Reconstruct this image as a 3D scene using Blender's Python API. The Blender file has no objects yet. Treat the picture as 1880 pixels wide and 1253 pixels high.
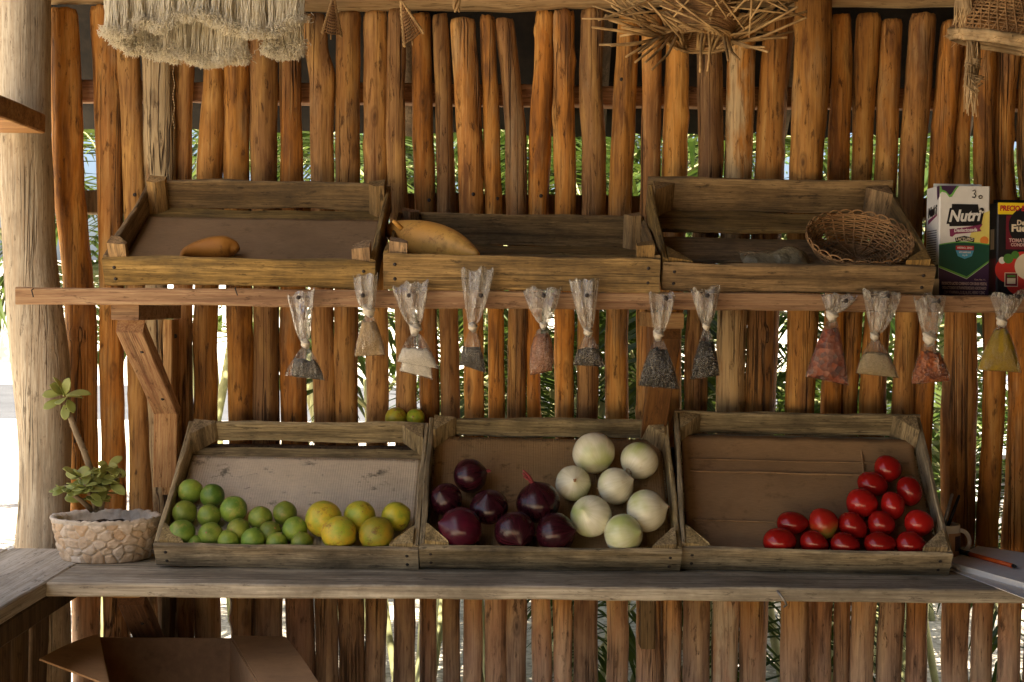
import bpy, math, random
from mathutils import Vector, Matrix, noise
R = random.Random(11)
PI = math.pi
SC = bpy.context.scene
COL = SC.collection

# ------------------------------------------------------------------ camera model
F, CX, CY, EYE, CAMY, AL = 2600.0, 940.0, 560.0, 1.37, -2.6, 0.0083
CA, SA = math.cos(AL), math.sin(AL)
CAM = Vector((0, CAMY, EYE))

def at(px, py, Y):
    d = Y - CAMY
    dx, dy = px - CX, py - CY
    x, y = dx * CA + dy * SA, -dx * SA + dy * CA
    return Vector((x * d / F, Y, EYE - y * d / F))

def sz(px, Y):
    return px * (Y - CAMY) / F

def hit(px, py, p0, n):
    d = at(px, py, CAMY + 1) - CAM
    t = (p0 - CAM).dot(n) / d.dot(n)
    return CAM + d * t

def nz(x, y=0.0, z=0.0):
    return noise.noise(Vector((x, y, z)))

def lerp(a, b, t):
    return a + (b - a) * t

def T(x, y, z):
    return Matrix.Translation((x, y, z))

def RX(a): return Matrix.Rotation(a, 4, 'X')
def RY(a): return Matrix.Rotation(a, 4, 'Y')
def RZ(a): return Matrix.Rotation(a, 4, 'Z')
def SCL(x, y, z): return Matrix.Diagonal((x, y, z, 1))

def frame(p, zdir, hint=Vector((0, 1, 0))):
    z = Vector(zdir).normalized()
    h = hint if abs(z.dot(hint)) < .95 else Vector((1, 0, 0))
    x = h.cross(z).normalized()
    y = z.cross(x)
    m = Matrix((x, y, z)).transposed().to_4x4()
    m.translation = p
    return m

# ------------------------------------------------------------------ mesh builder
class MB:
    def __init__(s):
        s.v, s.f, s.m, s.s = [], [], [], []

    def add(s, vs, fs, mi=0, smooth=True, M=None):
        b = len(s.v)
        s.v += [(M @ Vector(p)) for p in vs] if M is not None else [Vector(p) for p in vs]
        for q in fs:
            s.f.append(tuple(i + b for i in q)); s.m.append(mi); s.s.append(smooth)

    def rings(s, rings, cap0=True, cap1=True, mi=0, smooth=True, M=None, closed=True):
        n = len(rings[0]); vs = [p for r in rings for p in r]; fs = []
        for i in range(len(rings) - 1):
            for j in range(n if closed else n - 1):
                k = (j + 1) % n
                fs.append((i * n + j, i * n + k, (i + 1) * n + k, (i + 1) * n + j))
        if cap0: fs.append(tuple(range(n))[::-1])
        if cap1: fs.append(tuple((len(rings) - 1) * n + j for j in range(n)))
        s.add(vs, fs, mi, smooth, M)

    def tube(s, pts, rad, n=8, mi=0, cap=True, M=None):
        pts = [Vector(p) for p in pts]
        if not hasattr(rad, '__len__'): rad = [rad] * len(pts)
        up = None; rr = []
        for i, p in enumerate(pts):
            t = (pts[min(i + 1, len(pts) - 1)] - pts[max(i - 1, 0)])
            t = t.normalized() if t.length > 1e-9 else Vector((0, 0, 1))
            if up is None:
                up = t.orthogonal().normalized()
            else:
                up = (up - t * up.dot(t))
                up = up.normalized() if up.length > 1e-6 else t.orthogonal().normalized()
            w = t.cross(up)
            rr.append([p + (up * math.cos(2 * PI * k / n) + w * math.sin(2 * PI * k / n)) * rad[i] for k in range(n)])
        s.rings(rr, cap, cap, mi, True, M)

    def torus(s, M, a, b, r, n=48, m=6, mi=0, wob=0.0, seed=0):
        rr = []
        for i in range(n):
            t = 2 * PI * i / n
            k = 1 + wob * nz(math.cos(t) * 2 + seed, math.sin(t) * 2, seed)
            c = Vector((a * k * math.cos(t), b * k * math.sin(t), wob * .5 * a * nz(seed, math.cos(t) * 3, math.sin(t) * 3)))
            e = Vector((math.cos(t), math.sin(t), 0))
            rr.append([c + e * (r * math.cos(2 * PI * k2 / m)) + Vector((0, 0, r * math.sin(2 * PI * k2 / m))) for k2 in range(m)])
        vs = [p for q in rr for p in q]; fs = []
        for i in range(n):
            i2 = (i + 1) % n
            for j in range(m):
                j2 = (j + 1) % m
                fs.append((i * m + j, i2 * m + j, i2 * m + j2, i * m + j2))
        s.add(vs, fs, mi, True, M)

    def plank(s, M, lx, ly, lz, n=14, jit=.0015, ch=.002, seed=0.0, mi=0, bow=0.0):
        rr = []
        for i in range(n + 1):
            t = i / n; x = (t - .5) * lx
            a = ly / 2; b = lz / 2
            pr = [(-a, -b + ch), (-a + ch, -b), (a - ch, -b), (a, -b + ch), (a, b - ch), (a - ch, b), (-a + ch, b), (-a, b - ch)]
            ring = []
            for k, (y, z) in enumerate(pr):
                k2 = k // 2
                ring.append(Vector((x, y + jit * nz(x * 9, seed + k2 * 3.1, 1.7), z + 1.3 * jit * nz(x * 7, seed * 1.3 + k2 * 5.3, 4.2) + bow * (1 - (2 * t - 1) ** 2) + (jit * .6 * nz(x * 40, k * 2.0, seed)))))
            rr.append(ring)
        s.rings(rr, True, True, mi, False, M)

    def box(s, M, lx, ly, lz, mi=0):
        vs = [(x * lx / 2, y * ly / 2, z * lz / 2) for x in (-1, 1) for y in (-1, 1) for z in (-1, 1)]
        s.add(vs, [(0, 1, 3, 2), (4, 6, 7, 5), (0, 4, 5, 1), (2, 3, 7, 6), (0, 2, 6, 4), (1, 5, 7, 3)], mi, False, M)

    def prism(s, poly, z0, z1, M=None, mi=0, smooth=False):
        n = len(poly)
        vs = [(x, y, z0) for x, y in poly] + [(x, y, z1) for x, y in poly]
        fs = [tuple(range(n))[::-1], tuple(range(n, 2 * n))] + [(i, (i + 1) % n, n + (i + 1) % n, n + i) for i in range(n)]
        s.add(vs, fs, mi, smooth, M)

    def ball(s, M, fn=None, nu=24, nv=16, mi=0):
        rr = []
        for i in range(nv + 1):
            th = PI * i / nv
            th = min(max(th, .02), PI - .02)
            ring = []
            for j in range(nu):
                ph = 2 * PI * j / nu
                d = Vector((math.sin(th) * math.cos(ph), math.sin(th) * math.sin(ph), math.cos(th)))
                ring.append(fn(d, th, ph) if fn else d)
            rr.append(ring)
        s.rings(rr, True, True, mi, True, M)

    def build(s, name, mat, parent=None, M=None, world=True, lm=None):
        """world=True: verts are in world space; moved into the parent's frame (or given an origin at the base)."""
        me = bpy.data.meshes.new(name)
        vs = s.v
        o = bpy.data.objects.new(name, me)
        if lm is not None:      # verts are in the frame lm (world), which becomes the child's own frame
            o.parent = parent; o.matrix_basis = WM[root_of(parent).name].inverted() @ lm
        elif parent is not None:
            if world:
                inv = WM[root_of(parent).name].inverted()
                vs = [inv @ p for p in vs]
            o.parent = parent
        elif M is not None:
            if world:
                inv = M.inverted(); vs = [inv @ p for p in vs]
            o.matrix_basis = M; WM[o.name] = M.copy()
        else:
            xs = [p.x for p in vs]; ys = [p.y for p in vs]; zs = [p.z for p in vs]
            c = Vector(((min(xs) + max(xs)) / 2, (min(ys) + max(ys)) / 2, min(zs)))
            vs = [p - c for p in vs]; o.location = c; WM[o.name] = Matrix.Translation(c)
        me.from_pydata([tuple(p) for p in vs], [], s.f)
        me.polygons.foreach_set('use_smooth', s.s)
        me.polygons.foreach_set('material_index', s.m)
        for m in (mat if isinstance(mat, (list, tuple)) else [mat]):
            me.materials.append(m)
        me.update()
        COL.objects.link(o)
        return o

WM = {}
def root_of(o):
    while o.parent is not None: o = o.parent
    return o

def tag(o, label, cat, group=None, kind=None):
    o['label'] = label
    if cat: o['category'] = cat
    if group: o['group'] = group
    if kind: o['kind'] = kind
    return o

def thing(name, label, cat, M=None, group=None):
    o = bpy.data.objects.new(name, None)
    o.empty_display_size = .05
    M = M if M is not None else Matrix.Identity(4)
    o.matrix_basis = M; WM[o.name] = M.copy()
    COL.objects.link(o)
    return tag(o, label, cat, group)

def structure(o):
    o['kind'] = 'structure'; return o

# ------------------------------------------------------------------ materials
class NT:
    def __init__(s, name):
        s.mat = bpy.data.materials.new(name); s.mat.use_nodes = True
        s.t = s.mat.node_tree; s.t.nodes.clear()
        s.out = s.n('ShaderNodeOutputMaterial')
    def n(s, kind, **kw):
        x = s.t.nodes.new(kind)
        for k, v in kw.items():
            if k.startswith('i_'): x.inputs[k[2:].replace('_', ' ')].default_value = v
            else: setattr(x, k, v)
        return x
    def l(s, a, b): s.t.links.new(a, b)
    def coord(s, scale=(1, 1, 1), kind='Object'):
        c = s.n('ShaderNodeTexCoord'); m = s.n('ShaderNodeMapping'); m.inputs['Scale'].default_value = scale
        s.l(c.outputs[kind], m.inputs['Vector']); return m.outputs['Vector']
    def rnd(s):
        i = s.n('ShaderNodeObjectInfo'); return i.outputs['Random']
    def math(s, op, a, b=None):
        m = s.n('ShaderNodeMath', operation=op)
        for k, v in enumerate((a, b)):
            if v is None: continue
            if isinstance(v, (int, float)): m.inputs[k].default_value = v
            else: s.l(v, m.inputs[k])
        return m.outputs[0]
    def noise(s, vec, scale=1.0, detail=5.0, rough=.6, w=None, dist=0.0):
        x = s.n('ShaderNodeTexNoise', noise_dimensions='4D' if w is not None else '3D')
        x.inputs['Scale'].default_value = scale; x.inputs['Detail'].default_value = detail
        x.inputs['Roughness'].default_value = rough; x.inputs['Distortion'].default_value = dist
        s.l(vec, x.inputs['Vector'])
        if w is not None: s.l(w, x.inputs['W'])
        return x.outputs['Fac']
    def voro(s, vec, scale=1.0, feature='F1', out='Distance', rnd=1.0):
        x = s.n('ShaderNodeTexVoronoi', feature=feature); x.inputs['Scale'].default_value = scale
        x.inputs['Randomness'].default_value = rnd
        s.l(vec, x.inputs['Vector']); return x.outputs[out]
    def ramp(s, fac, stops, interp='LINEAR'):
        r = s.n('ShaderNodeValToRGB'); e = r.color_ramp; e.interpolation = interp
        while len(e.elements) > 1: e.elements.remove(e.elements[-1])
        for i, (p, c) in enumerate(stops):
            el = e.elements[0] if i == 0 else e.elements.new(p)
            el.position = p
            c = (c, c, c) if isinstance(c, (int, float)) else c
            el.color = (*c, 1) if len(c) == 3 else c
        s.l(fac, r.inputs['Fac']); return r.outputs['Color']
    def mix(s, fac, a, b, mode='MIX'):
        m = s.n('ShaderNodeMix', data_type='RGBA', blend_type=mode)
        for k, v in ((0, fac), (6, a), (7, b)):
            if isinstance(v, (int, float)): m.inputs[k].default_value = v
            elif isinstance(v, tuple): m.inputs[k].default_value = (*v, 1) if len(v) == 3 else v
            else: s.l(v, m.inputs[k])
        return m.outputs[2]
    def bump(s, h, strength=.3, dist=.01):
        b = s.n('ShaderNodeBump'); b.inputs['Strength'].default_value = strength; b.inputs['Distance'].default_value = dist
        s.l(h, b.inputs['Height']); return b.outputs['Normal']
    def bsdf(s, col, rough=.6, normal=None, spec=.3, **kw):
        p = s.n('ShaderNodeBsdfPrincipled')
        if isinstance(col, tuple): p.inputs['Base Color'].default_value = (*col, 1)
        else: s.l(col, p.inputs['Base Color'])
        if isinstance(rough, (int, float)): p.inputs['Roughness'].default_value = rough
        else: s.l(rough, p.inputs['Roughness'])
        p.inputs['Specular IOR Level'].default_value = spec
        if normal is not None: s.l(normal, p.inputs['Normal'])
        for k, v in kw.items():
            key = k.replace('_', ' ')
            if isinstance(v, (int, float, tuple)): p.inputs[key].default_value = v
            else: s.l(v, p.inputs[key])
        s.l(p.outputs[0], s.out.inputs['Surface'])
        return p

def wood(name, light, mid, dark, axis='Z', across=26.0, along=1.6, hue=.25, crack=.6, stain=.4, rough=.78, bump=.35, alt=None, fine=1.0, grime=None, knots=True, fleck=.8):
    """weathered wood with grain along one local axis"""
    t = NT(name)
    ax = {'X': 0, 'Y': 1, 'Z': 2}[axis]
    def sc(a, b):
        v = [a, a, a]; v[ax] = b; return tuple(v)
    w = t.math('MULTIPLY', t.rnd(), 37.0)
    g = t.noise(t.coord(sc(across, along)), 1.0, 6, .62, w, .25)
    col = t.ramp(g, [(.27, dark), (.45, mid), (.66, light), (.85, tuple(min(1, c * 1.2) for c in light))])
    b2 = t.noise(t.coord(sc(across * .22, along * 1.3)), 1.0, 4, .6, w)
    if alt:
        col = t.mix(t.ramp(b2, [(.42, 0.0), (.62, .75)]), col, t.ramp(g, [(.25, dark), (.6, alt)]))
    # soft large stains
    b3 = t.noise(t.coord(sc(across * .5, along * 3.0)), 1.0, 5, .65, t.math('ADD', w, 9.0))
    col = t.mix(t.ramp(b3, [(.55, 0.0), (.75, stain)]), col, tuple(c * .8 for c in dark))
    fn = t.noise(t.coord(sc(across * 7 * fine, along * 5)), 1.0, 3, .6, w)
    col = t.mix(t.ramp(fn, [(.36, .75), (.58, 0.0)]), col, tuple(min(1, c * 2.2) for c in dark))
    f2 = t.noise(t.coord(sc(across * 16, along * 14)), 1.0, 2, .6, w)
    col = t.mix(t.ramp(f2, [(.30, .8), (.40, 0.0)]), col, dark)
    col = t.mix(t.ramp(f2, [(.60, 0.0), (.74, .45)]), col, tuple(min(1, c * 1.35) for c in light))
    fl = t.noise(t.coord(sc(105, 26)), 1.0, 5, .72, t.math('ADD', w, 8.0))
    col = t.mix(t.ramp(fl, [(.57, 0.0), (.66, fleck)]), col, tuple(c * .75 for c in dark))
    bl = t.noise(t.coord(sc(30, 11)), 1.0, 6, .7, t.math('ADD', w, 15.0))
    col = t.mix(t.ramp(bl, [(.50, 0.0), (.72, .7 * stain)]), col, tuple(c * 1.1 for c in dark))
    # cracks along the grain
    cr = t.noise(t.coord(sc(across * 2.1, along * .55)), 1.0, 2, .5, t.math('ADD', w, 3.0), .15)
    crm = t.ramp(t.math('ABSOLUTE', t.math('SUBTRACT', cr, .5)), [(.0, 1.0), (.012, .6), (.03, 0.0)])
    pat = t.noise(t.coord(sc(across * .4, along * 1.1)), 1.0, 2, .5, t.math('ADD', w, 21.0))
    crm = t.math('MULTIPLY', crm, t.ramp(pat, [(.48, 0.0), (.6, crack)]))
    col = t.mix(crm, col, tuple(c * .35 for c in dark))
    if knots:
        kv = t.voro(t.coord(sc(across * .55, along * 3.2)), 1.0)
        kn = t.ramp(t.math('ADD', kv, t.math('MULTIPLY', fn, .08)), [(.05, .8), (.13, .35), (.2, 0.0)])
        kn = t.math('MULTIPLY', kn, t.ramp(t.noise(t.coord(sc(across * .3, along)), 1.0, 1, .5, w), [(.5, 0.0), (.56, 1.0)]))
        col = t.mix(kn, col, tuple(c * .6 for c in dark))
    if grime:
        gr = t.noise(t.coord((6, 6, 6)), 1.0, 6, .7, w)
        col = t.mix(t.ramp(gr, [(.45, 0.0), (.68, .75)]), col, grime)
    # per object tint
    hv = t.n('ShaderNodeHueSaturation')
    r2 = t.math('FRACT', t.math('MULTIPLY', t.rnd(), 7.31))
    t.l(t.math('ADD', t.math('MULTIPLY', t.rnd(), hue * 2), 1 - hue), hv.inputs['Value'])
    t.l(t.math('ADD', t.math('MULTIPLY', r2, .2), .88), hv.inputs['Saturation'])
    t.l(t.math('ADD', t.math('MULTIPLY', r2, .008), .496), hv.inputs['Hue'])
    t.l(col, hv.inputs['Color'])
    h = t.math('ADD', t.math('MULTIPLY', g, .6), t.math('MULTIPLY', fn, .25))
    h = t.math('SUBTRACT', h, t.math('MULTIPLY', crm, .8))
    t.bsdf(hv.outputs['Color'], rough, t.bump(h, bump, .006), .25)
    return t.mat

def plain(name, col, rough=.6, spec=.3, var=.15, scale=30, bump=.1, metal=0.0):
    t = NT(name)
    n = t.noise(t.coord((scale,) * 3), 1.0, 5, .6, t.math('MULTIPLY', t.rnd(), 13.0))
    c = t.ramp(n, [(.3, tuple(x * (1 - var) for x in col)), (.7, tuple(min(1, x * (1 + var)) for x in col))])
    t.bsdf(c, rough, t.bump(n, bump, .003), spec, Metallic=metal)
    return t.mat

M = {}
M['pole'] = wood('peeled_pole_wood', (.58, .30, .085), (.38, .175, .043), (.075, .029, .009), 'Z', 30, 1.7, .24, .9, .75, bump=.6, alt=(.50, .285, .105))
def pole_mat(name, pale):
    t = NT(name)
    r = t.rnd(); w = t.math('MULTIPLY', r, 37.0); r2 = t.math('FRACT', t.math('MULTIPLY', r, 7.31)); r3 = t.math('FRACT', t.math('MULTIPLY', r, 13.7))
    base = t.mix(r2, (.46, .180, .036), (.53, .245, .058))
    base = t.mix(t.ramp(r3, [(.5, 0.0), (.78, .7)]), base, (.34, .195, .085))
    pa = t.noise(t.coord((24, 24, 5)), 1.0, 5, .6, w, .4)
    col = t.mix(t.ramp(pa, [(.50, 0.0), (.66, .75)]), base, (.70, .40, .125))
    col = t.mix(t.ramp(pa, [(.34, .85), (.47, 0.0)]), col, (.15, .058, .018))
    big = t.noise(t.coord((7, 7, 1.8)), 1.0, 3, .5, t.math('ADD', w, 4.0))
    col = t.mix(t.ramp(big, [(.50, 0.0), (.68, .7)]), col, (.20, .115, .055))
    gy = t.noise(t.coord((15, 15, 4)), 1.0, 5, .65, t.math('ADD', w, 31.0))
    col = t.mix(t.ramp(gy, [(.40, 0.0), (.50, .8)] if pale else [(.55, 0.0), (.68, .65)]), col, (.56, .43, .24) if pale else (.36, .25, .135))
    fib = t.noise(t.coord((190, 190, 9)), 1.0, 3, .6, w)
    col = t.mix(t.ramp(fib, [(.33, .65), (.5, 0.0)]), col, (.14, .06, .02))
    col = t.mix(t.ramp(fib, [(.56, 0.0), (.72, .35)]), col, (.72, .47, .20))
    fl = t.noise(t.coord((95, 95, 24)), 1.0, 5, .72, t.math('ADD', w, 8.0))
    col = t.mix(t.ramp(fl, [(.575, 0.0), (.67, .75)]), col, (.075, .032, .012))
    kv = t.voro(t.coord((17, 17, 6.5)), 1.0)
    kk = t.math('ADD', kv, t.math('MULTIPLY', fl, .16))
    col = t.mix(t.ramp(kk, [(.10, .8), (.16, .25), (.20, .45), (.26, 0.0)]), col, (.065, .028, .012))
    cr = t.noise(t.coord((60, 60, .9)), 1.0, 2, .5, t.math('ADD', w, 3.0), .2)
    crm = t.ramp(t.math('ABSOLUTE', t.math('SUBTRACT', cr, .5)), [(.0, 1.0), (.010, .6), (.024, 0.0)])
    crm = t.math('MULTIPLY', crm, t.ramp(big, [(.50, 0.0), (.60, .85)]))
    col = t.mix(crm, col, (.022, .010, .005))
    # sun and rain have silvered the foot of the poles
    oc = t.n('ShaderNodeTexCoord'); sx = t.n('ShaderNodeSeparateXYZ'); t.l(oc.outputs['Object'], sx.inputs[0])
    zz = t.math('ADD', sx.outputs[2], t.math('MULTIPLY', big, .5))
    hs = t.n('ShaderNodeHueSaturation'); hs.inputs['Saturation'].default_value = .52; t.l(col, hs.inputs['Color'])
    col = t.mix(t.ramp(zz, [(.80, .9), (1.25, 0.0)]), col, hs.outputs['Color'])
    hv = t.n('ShaderNodeHueSaturation'); hv.inputs['Saturation'].default_value = 1.03; t.l(t.math('ADD', t.math('MULTIPLY', r, .5), .68), hv.inputs['Value']); t.l(col, hv.inputs['Color'])
    h = t.math('ADD', t.math('MULTIPLY', pa, .5), t.math('MULTIPLY', fib, .22))
    h = t.math('SUBTRACT', h, t.math('MULTIPLY', t.ramp(fl, [(.58, 0.0), (.7, 1.0)]), .35)); h = t.math('SUBTRACT', h, t.math('MULTIPLY', crm, .9))
    t.bsdf(hv.outputs['Color'], .72, t.bump(h, .9, .008), .28)
    return t.mat
M['pole'] = pole_mat('peeled_pole_wood', False); M['pole_pale'] = pole_mat('half_barked_pole_wood', True)
M['shelf'] = wood('shelf_wood', (.52, .33, .145), (.37, .215, .085), (.11, .05, .018), 'X', 40, 1.8, .12, .5, .3)
M['brace'] = wood('brace_wood', (.60, .37, .165), (.45, .255, .10), (.13, .05, .018), 'Z', 40, 2.5, .1, .5, .3)
M['brace_x'] = wood('diagonal_brace_wood', (.60, .37, .165), (.45, .255, .10), (.13, .05, .018), 'X', 40, 2.5, .1, .5, .3)
M['crate'] = wood('crate_wood', (.50, .325, .125), (.29, .18, .062), (.055, .034, .013), 'X', 46, 2.4, .2, .6, .8, bump=.5, grime=(.075, .055, .03))
M['crate_y'] = wood('crate_side_wood', (.50, .325, .125), (.29, .18, .062), (.055, .034, .013), 'Y', 46, 2.4, .2, .6, .8, grime=(.075, .055, .03))
M['low_x'] = wood('grey_crate_wood', (.58, .48, .285), (.38, .30, .16), (.07, .053, .03), 'X', 46, 2.4, .2, .6, .85, bump=.5, grime=(.07, .058, .036))
M['low_y'] = wood('grey_crate_side_wood', (.58, .48, .285), (.38, .30, .16), (.07, .053, .03), 'Y', 46, 2.4, .2, .6, .85, bump=.5, grime=(.07, .058, .036))
M['low_z'] = wood('grey_crate_block_wood', (.55, .43, .225), (.36, .27, .125), (.05, .038, .02), 'Z', 40, 4, .25, .4, .5)
M['crate_z'] = wood('crate_block_wood', (.52, .33, .13), (.34, .20, .072), (.06, .04, .018), 'Z', 40, 4, .25, .4, .5)
M['counter'] = wood('counter_wood', (.66, .59, .43), (.47, .41, .28), (.12, .098, .067), 'X', 30, 1.1, .1, .8, .75, grime=(.17, .14, .09))
M['counter_y'] = wood('counter_arm_wood', (.66, .61, .50), (.50, .45, .35), (.16, .135, .095), 'Y', 30, 1.1, .1, .7, .45)
M['post'] = wood('pale_log_wood', (.53, .455, .34), (.39, .325, .23), (.15, .11, .07), 'Z', 34, 2.0, .05, .9, .7, bump=1.0)
M['beam'] = wood('pale_beam_wood', (.60, .45, .25), (.42, .28, .14), (.13, .08, .035), 'X', 22, 1.2, .08, .5, .4)
M['darkwood'] = wood('dark_wall_wood', (.20, .135, .07), (.12, .075, .036), (.035, .022, .01), 'Z', 26, 1.4, .2, .6, .5)
M['rail'] = wood('rail_wood', (.48, .27, .12), (.3, .15, .06), (.09, .04, .017), 'X', 30, 1.6, .12, .5, .3)
M['nail'] = plain('rusty_nail', (.03, .022, .018), .6, .4, .3, 300)
M['metal'] = plain('dull_metal', (.3, .29, .27), .4, .5, .2, 200, .05, .8)

def cardboard(name, col, ribs=True, stain=.3, creases=None):
    t = NT(name)
    w = t.math('MULTIPLY', t.rnd(), 17.0)
    n = t.noise(t.coord((9, 9, 9)), 1.0, 6, .65, w)
    c = t.ramp(n, [(.25, tuple(x * .72 for x in col)), (.5, col), (.8, tuple(min(1, x * 1.15) for x in col))])
    fi = t.noise(t.coord((60, 700, 60)), 1.0, 3, .6, w)
    c = t.mix(t.ramp(fi, [(.4, .25), (.6, 0.0)]), c, tuple(x * .5 for x in col))
    st = t.noise(t.coord((22, 30, 22)), 1.0, 5, .7, t.math('ADD', w, 5.0))
    c = t.mix(t.ramp(st, [(.57, 0.0), (.67, stain)]), c, tuple(x * .22 for x in col))
    h = n
    if ribs:
        wv = t.n('ShaderNodeTexWave', wave_type='BANDS', bands_direction='X'); wv.inputs['Scale'].default_value = 62; wv.inputs['Distortion'].default_value = .4
        t.l(t.coord((1, 1, 1)), wv.inputs['Vector'])
        h = t.math('ADD', n, t.math('MULTIPLY', wv.outputs['Fac'], .35))
    t.bsdf(c, .85, t.bump(h, .35, .004), .15)
    return t.mat
M['card_pale'] = cardboard('pale_cardboard', (.68, .58, .42), True, .95)
M['card_mid'] = cardboard('tan_cardboard', (.34, .22, .105), True, .7)
M['card_brown'] = cardboard('brown_cardboard', (.31, .195, .098), False, .4)
M['card_box'] = cardboard('box_cardboard', (.52, .32, .165), False, .2)

def citrus(name, c1, c2, spot):
    t = NT(name)
    w = t.math('MULTIPLY', t.rnd(), 41.0)
    n = t.noise(t.coord((34, 34, 34)), 1.0, 5, .65, w)
    ht = t.n('ShaderNodeHueSaturation')
    c = t.ramp(n, [(.36, c1), (.5, tuple((a + b) / 2 for a, b in zip(c1, c2))), (.62, c2)])
    sp = t.noise(t.coord((42, 42, 42)), 1.0, 6, .75, t.math('ADD', w, 7.0))
    c = t.mix(t.ramp(sp, [(.55, 0.0), (.63, .8)]), c, spot)
    t.l(t.math('ADD', t.math('MULTIPLY', t.rnd(), .5), .75), ht.inputs['Value']); t.l(c, ht.inputs['Color'])
    t.l(t.math('ADD', t.math('MULTIPLY', t.math('FRACT', t.math('MULTIPLY', t.rnd(), 5.7)), .035), .482), ht.inputs['Hue'])
    po = t.voro(t.coord((1, 1, 1)), 620)
    t.bsdf(ht.outputs['Color'], .42, t.bump(t.math('ADD', t.ramp(po, [(0.0, 0.0), (.35, 1.0)]), n), .12, .002), .4, Subsurface_Weight=.08, Subsurface_Radius=(.01, .012, .004))
    return t.mat
M['lime'] = citrus('lime_peel', (.10, .185, .022), (.24, .31, .04), (.32, .30, .07))
M['orange'] = citrus('yellow_citrus_peel', (.25, .34, .03), (.56, .44, .03), (.22, .10, .02))

def onion(name, c1, c2, c3, rough, tipcol, strip=14, skin=(.05, .012, .014)):
    t = NT(name)
    w = t.math('MULTIPLY', t.rnd(), 23.0)
    co = t.n('ShaderNodeTexCoord')
    gr = t.n('ShaderNodeTexGradient', gradient_type='RADIAL'); t.l(co.outputs['Object'], gr.inputs['Vector'])
    sx = t.n('ShaderNodeSeparateXYZ'); t.l(co.outputs['Object'], sx.inputs[0])
    cb = t.n('ShaderNodeCombineXYZ'); t.l(t.math('MULTIPLY', gr.outputs['Fac'], float(strip)), cb.inputs[0]); t.l(t.math('MULTIPLY', sx.outputs[2], 9.0), cb.inputs[1])
    n = t.noise(cb.outputs[0], 3.0, 5, .65, w)
    n2 = t.noise(t.coord((11, 11, 11)), 1.0, 3, .5, w)
    c = t.ramp(n, [(.3, c1), (.55, c2), (.75, c3)])
    c = t.mix(t.ramp(n2, [(.46, 0.0), (.64, .85)]), c, tipcol)
    n3 = t.noise(t.coord((55, 55, 30)), 1.0, 5, .75, w)
    c = t.mix(t.ramp(n3, [(.60, 0.0), (.70, .55)]), c, skin)
    t.bsdf(c, rough, t.bump(n, .25, .002), .45, Subsurface_Weight=.05, Subsurface_Radius=(.01, .008, .006))
    return t.mat
M['red_onion'] = onion('red_onion_skin', (.016, .003, .005), (.038, .006, .011), (.10, .014, .024), .24, (.022, .004, .007))
M['magenta_onion'] = onion('magenta_onion_skin', (.06, .005, .012), (.115, .009, .022), (.20, .026, .042), .24, (.05, .005, .014))
M['white_onion'] = onion('white_onion_skin', (.70, .68, .46), (.80, .78, .58), (.86, .84, .68), .16, (.42, .52, .13), 16, (.55, .42, .20))
M['dry_neck'] = plain('dry_onion_neck', (.36, .2, .09), .8, .2, .4, 200)
M['red_neck'] = plain('dry_red_neck', (.22, .04, .04), .7, .2, .4, 200)

def tomato():
    t = NT('tomato_skin')
    w = t.math('MULTIPLY', t.rnd(), 31.0)
    n = t.noise(t.coord((14, 14, 14)), 1.0, 4, .6, w)
    c = t.ramp(n, [(.3, (.24, .007, .006)), (.6, (.38, .012, .009)), (.85, (.42, .045, .014))])
    hv = t.n('ShaderNodeHueSaturation'); t.l(c, hv.inputs['Color'])
    t.l(t.math('ADD', t.math('MULTIPLY', t.rnd(), .5), .72), hv.inputs['Value'])
    sp = t.noise(t.coord((90, 90, 90)), 1.0, 3, .6, w)
    t.bsdf(hv.outputs['Color'], t.ramp(sp, [(.35, .12), (.7, .24)]), t.bump(n, .05, .002), .5, Subsurface_Weight=.06, Subsurface_Radius=(.012, .004, .002))
    return t.mat
M['tomato'] = tomato()
def ripe():
    t = NT('half_ripe_tomato_skin'); oc = t.n('ShaderNodeTexCoord'); sx = t.n('ShaderNodeSeparateXYZ'); t.l(oc.outputs['Object'], sx.inputs[0])
    n = t.noise(t.coord((30, 30, 30)), 1.0, 4, .6)
    f = t.math('ADD', t.math('MULTIPLY', sx.outputs[2], 18.0), n)
    t.bsdf(t.ramp(f, [(.10, (.22, .17, .03)), (.32, (.36, .07, .015)), (.6, (.36, .016, .009))]), .26, t.bump(n, .05, .002), .5)
    return t.mat
M['tomato_half'] = ripe()

def gourd(name, c1, c2, spot):
    t = NT(name)
    n = t.noise(t.coord((9, 9, 9)), 1.0, 5, .6)
    c = t.ramp(n, [(.3, c1), (.7, c2)])
    sp = t.noise(t.coord((38, 38, 38)), 1.0, 7, .8)
    c = t.mix(t.ramp(sp, [(.53, 0.0), (.64, .85)]), c, spot)
    b2 = t.noise(t.coord((14, 14, 14)), 1.0, 4, .6)
    c = t.mix(t.ramp(b2, [(.55, 0.0), (.7, .6)]), c, tuple(x * .55 for x in spot))
    t.bsdf(c, .5, t.bump(sp, .1, .003), .35)
    return t.mat
M['gourd'] = gourd('yellow_squash_skin', (.72, .33, .06), (.82, .47, .11), (.42, .15, .03))
M['mango'] = gourd('orange_fruit_skin', (.36, .13, .02), (.52, .24, .04), (.16, .05, .012))

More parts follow.
